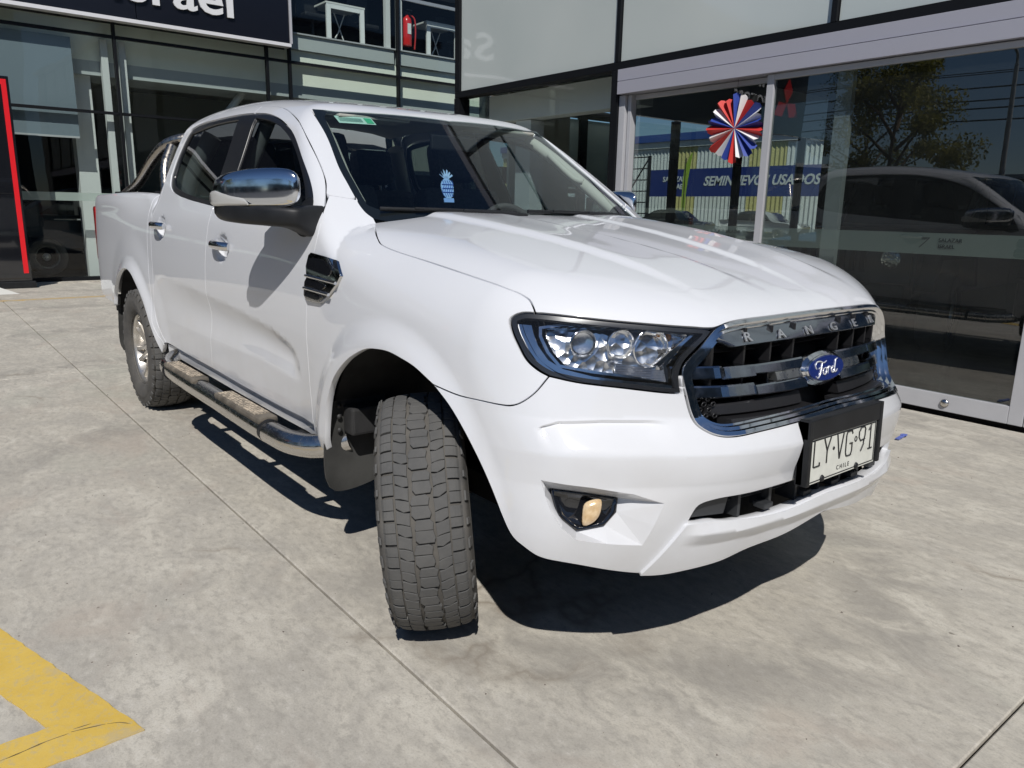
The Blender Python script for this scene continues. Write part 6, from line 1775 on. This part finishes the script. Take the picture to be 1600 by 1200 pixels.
o=rp.build('ramp',simple('ramp_white',(.66,.66,.62),.6)); tag(o,'low pale ramp on the ground in front of the black totem sign','ramp')
# ---- upper floor furniture
def table(x,y,lab):
    e=empty('desk',(x,y,4.41),label=lab,cat='desk',group='desks on the upper floor')
    m=MB(); m.box(-.7,.0,-.42,.42,.70,.735,.004); m.build('desk_top',simple('desk_white',(.62,.63,.62),.5),e)
    for a_ in (-.36,.36):
        m=MB(); m.box(-.05,-.005,a_-.045,a_+.045,0,.70); m.build('leg',MT['signw'],e)
    m=MB(); m.box(-.05,-.005,-.31,.31,.62,.70); m.build('apron',MT['signw'],e)
    for p,q in (((-.35,-.12,.0),(-.30,.12,.62)),((-.30,.14,.0),(-.32,-.10,.62)),((-.3,-.2,0),(-.3,.0,.3))):
        m=MB(); m.tube([p,q],.012,n=6); m.build('trestle_bar',MT['signw'],e)
    return e
table(XL-.4,5.42,'white legged desk nearer the black sign behind the upper glass'); table(XL-.4,7.70,'white legged desk beside the red fire extinguisher upstairs')
def chair(x,y,lab):
    e=empty('office_chair',(x,y,4.41),label=lab,cat='chair',group='dark office chairs upstairs')
    m=MB(); m.box(-.24,.24,-.25,.25,.42,.50,.03); m.build('seat',MT['black'],e); m=MB(); m.box(-.28,-.22,-.23,.23,.52,1.05,.02); m.build('backrest',MT['black'],e)
    m=MB(); m.tube([(0,0,.05),(0,0,.42)],.03); m.build('post',MT['black'],e)
    for k in range(5):
        a=k*1.256; m=MB(); m.tube([(0,0,.08),(.28*math.cos(a),.28*math.sin(a),.04)],.018,n=6); m.build('leg',MT['black'],e)
chair(XL-.7,4.85,'dark office chair left of the first upstairs desk'); chair(XL-.8,6.0,'dark office chair between the desks upstairs'); chair(XL-.9,8.2,'dark office chair right of the extinguisher upstairs')
ex=empty('fire_extinguisher',(XL-.30,6.74,4.55),label='red fire extinguisher standing behind the upper floor glass',cat='extinguisher')
m=MB(); m.lathe([(0,0),(.095,0),(.10,.02),(.10,.46),(.09,.52),(.05,.56),(.035,.60)],n=24); m.build('cylinder',simple('extinguisher_red',(.60,.02,.02),.25,coat=1),ex)
m=MB(); m.box(-.02,.03,-.07,.07,.60,.66,.008); m.box(-.02,.03,-.02,.11,.68,.70,.004); m.build('valve',MT['black'],ex)
m=MB(); m.tube(spline([(.0,.04,.62),(.05,.14,.55),(.06,.17,.30),(.05,.15,-.05)],.05),.016,n=8); m.build('hose',simple('hose_red',(.45,.03,.03),.4),ex)
m=MB(); m.box(.094,.104,-.04,.04,.22,.42); m.build('paper_label',MT['signw'],ex)
# ---- dark parked car seen behind the left glass
pc=empty('parked_car',(XL-1.6,1.2,.05),math.radians(95),'dark saloon car parked inside behind the left glass front','car')
cp2=simple('navy_car_paint',(.03,.04,.055),.2,coat=1)
def carbody(e,paint_):
    P=[(2.1,.45),(2.15,.70),(1.95,.86),(1.0,.98),(.40,1.40),(-.9,1.43),(-1.7,1.02),(-2.15,.98),(-2.2,.45)]
    L=[tuple(q) for q in spline(P,.12)]; V=[];n_=len(L)
    rows=[(-.72,.90),(-.84,.97),(-.86,1),(.86,1),(.84,.97),(.72,.90)]
    for y,k in rows:
        for x,z in L:
            yy=y*(1-.22*max(0,(z-.95))/.45); V.append((x*(.97+.03*k),yy,.45+(z-.45)*(.93+.07*k)))
    F_=[]
    for r_ in range(5):
        for i in range(n_-1): F_.append((r_*n_+i,r_*n_+i+1,(r_+1)*n_+i+1,(r_+1)*n_+i))
    F_+=[tuple(range(n_))[::-1],tuple(range(5*n_,6*n_))]
    mobj('body',V,F_,paint_,e,True)
    for s_ in (-1,1):
        m=MB(); P=[(.85,1.0),(.38,1.33),(-.25,1.36),(-.25,.99)]; 
        for PP in (P,[(-.32,.99),(-.32,1.36),(-.88,1.35),(-1.4,1.03)]):
            m=MB(); m.prism(PP,.012,Matrix(((1,0,0,0),(0,0,-1,s_*.80),(0,1,0,0),(0,0,0,1)))); m.build('side_window',MT['gloss'],e)
        for x in (1.35,-1.35):
            w_=empty('wheel',(x,s_*.78,.32),parent=e); w_.scale=(.83,.83,.83); w_.rotation_euler=(math.radians(90) if s_<0 else math.radians(-90),0,0)
            for p in wheel_proto[1:5]: c=p.copy(); link(c,w_)
        m=MB(); m.box(.55,.70,min(s_*.86,s_*1.0),max(s_*.86,s_*1.0),.98,1.10,.02); m.build('door_mirror',MT['chrome'],e)
        m=MB(); m.box(2.02,2.12,min(s_*.45,s_*.80),max(s_*.45,s_*.80),.66,.80,.02); m.build('headlight',MT['reflector'],e)
        m=MB(); m.box(-1.2,.9,min(s_*.855,s_*.868),max(s_*.855,s_*.868),.93,.95); m.build('chrome_strip',MT['chrome'],e)
carbody(pc,cp2)
# ================= street beyond and behind: warehouse, banner, trees, cables =================
def corr(name,x0,x1,y,z0,z1,mat,par,pitch=.30,amp=.04):
    n=int((x1-x0)/pitch*2); V=[];F_=[]
    for i in range(n+1):
        x=x0+(x1-x0)*i/n; yy=y+(amp if i%2 else -amp); V+=[(x,yy,z0),(x,yy,z1)]
    for i in range(n): F_.append((2*i,2*i+2,2*i+3,2*i+1))
    return mobj(name,V,F_,mat,par)
wh=empty('warehouse',(0,0,0),label='corrugated yellow and white warehouse seen through the showroom glass',cat='warehouse')
wy=simple('sheet_yellow',(.58,.52,.22),.6); ww=simple('sheet_white',(.68,.70,.70),.6)
x=-52.; k=0
while x<6:
    wd=[2.6,3.6,2.2,4.0][k%4]; corr('yellow_sheeting' if k%2==0 else 'white_sheeting',x,x+wd,40,.0,5.6,wy if k%2==0 else ww,wh); x+=wd; k+=1
m=MB(); m.box(-52,6,39.8,48,5.62,6.0); m.build('roof_edge',ww,wh); m=MB(); m.box(-52,6,39.6,48,6.02,6.5); m.build('blue_gutter',simple('gutter_blue',(.02,.07,.30),.5),wh)
m=MB(); m.box(-52,6,40.1,48,.0,5.6); m.build('core',MT['greyp'],wh)
bn=empty('banner',(-26,37.9,3.2),label='long blue used car banner on the fence across the street',cat='banner')
m=MB(); m.box(-7.6,6.2,0,.05,-.85,.85); m.build('banner_sheet',simple('banner_blue',(.015,.035,.20),.6),bn)
def frontxt(t_,size,x,z,par,sh=.25,bold=.02): text_mesh(t_,size,.02,MT['signw'],'banner_text',par,M=basis((x,-.02,z),(1,0,0),(0,0,1)),shear=sh,bold=bold)
frontxt('SEMINUEVOS USADOS',.78,.95,.05,bn); frontxt('SALAZAR',.45,-5.3,.22,bn,0,.01); frontxt('ISRAEL',.45,-5.0,-.25,bn,0,.01)
fl=empty('feather_flag',(-29.3,36.5,0),label='lime green feather flag standing in front of the banner',cat='flag')
m=MB(); m.tube([(0,0,0),(0,0,4.6)],.04); m.build('pole',MT['black'],fl)
m=MB(); P=spline([(-.05,.6),(-.15,2.5),(-.05,4.0),(.45,4.9),(.35,4.1),(.15,2.5),(.12,.6)],.2); m.prism([tuple(q) for q in P],.02,Matrix(((1,0,0,0),(0,0,-1,0),(0,1,0,0),(0,0,0,1)))); m.build('flag_cloth',simple('flag_lime',(.35,.50,.05),.6),fl)
ft=empty('steel_gate',(-33.2,36,0),label='black steel mesh gate at the left end of the banner',cat='gate')
m=MB()
for k in range(6): m.box(-1.4,1.4,-.03,.03,1.2+k*.7,1.27+k*.7)
m.tube([(-1.3,0,1.2),(1.3,0,4.6)],.05,n=6); m.build('gate_bars',MT['black'],ft)
for x in (-1.4,1.4):
    m=MB(); m.box(x-.08,x+.08,-.08,.08,0,4.8); m.build('gate_post',MT['black'],ft)
# cars parked across the street (seen through both panes)
cg=[('dark_car',(-27,33),cp2,'dark saloon parked before the banner, under its left half'),('white_car',(-21.5,33.5),simple('white_car_paint',(.7,.7,.7),.2,coat=1),'white saloon parked before the banner, under its right half'),('dark_car',(-34,32),cp2,'dark saloon parked before the steel gate')]
for nm,(x,y),mt,lab in cg:
    e=empty('parked_car',(x,y,0),0,lab,'car','cars parked across the street'); carbody(e,mt)
# ---- trees (reflected in the glass): trunk, limbs, leaf clumps
def leafmat(name,c0,c1):
    t=NT(name); n=t.noise(2.2,3); col=t.ramp(n,[(.35,c0),(.65,c1)]); t.set(Base_Color=col,Roughness=.6)
    tl=t.node('ShaderNodeBsdfTranslucent'); t.l.new(col,tl.inputs[0]); mx=t.node('ShaderNodeMixShader'); mx.inputs[0].default_value=.45
    t.l.new(t.b.outputs[0],mx.inputs[1]); t.l.new(tl.outputs[0],mx.inputs[2]); t.l.new(mx.outputs[0],t.o.inputs['Surface']); return t.m
leafm=[leafmat('leaf_olive',(.22,.23,.05),(.34,.32,.08)),leafmat('leaf_green',(.04,.07,.018),(.08,.11,.03))]
barkm=simple('bark',(.11,.08,.055),.9,noise=.3,scale=10)
def tree(x,y,h,r,lm,lab,seed,n=5200,dens=1):
    R_=np.random.default_rng(seed)
    e=empty('tree',(x,y,0),label=lab,cat='tree',group='trees along the street')
    m=MB(); m.tube(spline([(0,0,0),(.1,.05,h*.25),(-.05,.1,h*.5),(.1,0,h*.8)],.3),[.16*(1-.7*i/12) if i<12 else .05 for i in range(len(spline([(0,0,0),(.1,.05,h*.25),(-.05,.1,h*.5),(.1,0,h*.8)],.3)))],n=8)
    tips=[]
    for k in range(11):
        a=k*2.4+R_.uniform(-.3,.3); z0=h*(.28+.05*k); L=r*(.9-.04*k)*R_.uniform(.7,1.05)
        tip=(L*math.cos(a),L*math.sin(a),z0+h*.18+R_.uniform(0,.3)); tips.append(tip)
        m.tube([(0,0,z0),(tip[0]*.5,tip[1]*.5,z0+h*.12),tip],[.06,.04,.015],n=6)
    m.build('trunk',barkm,e)
    C_=[]
    for t_ in tips:
        for q in range(4):
            f_=R_.uniform(.45,1.1); C_.append((t_[0]*f_+R_.normal(0,.25),t_[1]*f_+R_.normal(0,.25),t_[2]+R_.normal(0,.35),R_.uniform(.35,.75)))
    C_.append((0,0,h*.95,.7))
    V=[];F_=[]
    for i in range(n):
        c=C_[R_.integers(len(C_))]; d=R_.normal(0,1,3); d/=np.linalg.norm(d); rr=c[3]*R_.random()**.45
        p=np.array(c[:3])+d*rr*np.array([1,1,.75]); s_=R_.uniform(.035,.08)*(1 if n>3000 else 1.7)
        u=R_.normal(0,1,3);u/=np.linalg.norm(u);v=np.cross(u,R_.normal(0,1,3));v/=np.linalg.norm(v);b=len(V)
        V+=[tuple(p-u*s_),tuple(p+v*s_*.5),tuple(p+u*s_),tuple(p-v*s_*.5)];F_.append((b,b+1,b+2,b+3))
    mobj('crown',V,F_,lm,e)
tree(-9.6,-15.2,6.0,2.5,leafm[0],'yellowish loose tree across the street, tallest near the lamp post',3,n=13000)
tree(-16.5,-27,8,3.2,leafm[1],'dense dark tree furthest left along the street',5,3600); tree(-7,-30,7.5,3.2,leafm[1],'dense dark tree behind the lamp post',6,3600)
tree(1,-26,7,3.0,leafm[1],'dense dark tree right of the lamp post',8,3600); tree(9,-24,6.5,3.0,leafm[0],'yellowish tree at the far right of the street',9,3200)
tree(-26,-28,7,3.2,leafm[0],'yellowish tree beyond the far end of the dealership front',11,3200)
# dark low buildings / hedge line across the street
hd=simple('far_wall_grey',(.12,.13,.13),.9,noise=.3,scale=.5)
for (x0,x1,y,h,lab) in ((-60,-28,-40,4.5,'long grey low building far across the street, left'),(-26,-4,-42,3.6,'grey low building far across the street behind the trees'),(-2,22,-41,5.0,'taller grey building far across the street'),(24,60,-40,4.0,'grey low building far across the street, right')):
    e=empty('far_building',((x0+x1)/2,y,0),label=lab,cat='building')
    w_=(x1-x0)/2; m=MB(); m.box(-w_,w_,-4,0,0,h); m.build('wall',hd,e); m=MB(); m.box(-w_-.3,w_+.3,-4.3,.3,h,h+.25); m.build('roof',MT['greyp'],e)
    for k in range(int(w_/2.2)):
        xx=-w_+2+k*4.2; m=MB(); m.box(xx,xx+1.8,.001,.04,1.0,2.4); m.build('window',MT['gloss'],e)
for (y0,y1,h,lab) in ((-46,-18,11,'added tall grey building opposite the dealership front, unseen, darkens its reflections'),(-16,6,13.5,'added tallest dark building opposite the dealership front, unseen, darkens its reflections'),(8,40,10,'added grey building right of the tallest one, unseen, darkens glass reflections')):  # unseen blocks added so the dealership glass mirrors less bright sky
    e=empty('far_building',(36,(y0+y1)/2,0),label=lab,cat='building'); w_=(y1-y0)/2
    m=MB(); m.box(0,8,-w_,w_,0,h); m.build('wall',hd,e); m=MB(); m.box(-.3,8.3,-w_-.3,w_+.3,h,h+.3); m.build('roof',MT['greyp'],e)
    for k in range(int(w_/2)):
        for z_ in (1.2,4.6,8.0):
            if z_+2<h: yy=-w_+1.5+k*4; m=MB(); m.box(-.05,-.001,yy,yy+2.2,z_,z_+1.7); m.build('window',MT['gloss'],e)
lp=empty('street_lamp',(-6.7,-15.6,0),label='tall thin street lamp across the street',cat='street lamp')
m=MB(); m.tube([(0,0,0),(0,0,5.4)],[.09,.05],n=10); m.tube(spline([(0,0,5.35),(.02,.1,5.6),(.1,.7,5.75)],.1),.035,n=8); m.build('pole',MT['greyp'],lp)
m=MB(); m.box(.02,.20,.6,1.15,5.70,5.80,.03); m.build('lamp_head',MT['alug'],lp)
ps_=[]
for x in (-42,28):
    e=empty('power_pole',(x,-17,0),label='concrete power pole at the %s end of the cables'%('left' if x<0 else 'right'),cat='pole')
    m=MB(); m.tube([(0,0,0),(0,0,8.2)],[.17,.11],n=10); m.build('post',MT['greyp'],e); m=MB(); m.box(-.06,.06,-.9,.9,5.7,5.82); m.build('cross_arm',barkm,e)
for k,(z,dy) in enumerate(((4.35,.0),(4.65,.3),(4.95,-.3),(5.25,.1),(5.55,.6),(5.8,-.6))):
    pts=[(-42+70*t_,-17+dy,z+.5-1.6*(1-(2*t_-1)**2)*.45) for t_ in np.linspace(0,1,24)]
    m=MB(); m.tube(pts,.022 if k<4 else .014,n=5); o=m.build('overhead_cable',MT['black']); tag(o,'sagging black overhead cable, number %s from the bottom of the bundle'%('one two three four five six'.split()[k]),'cable','overhead cables along the street')
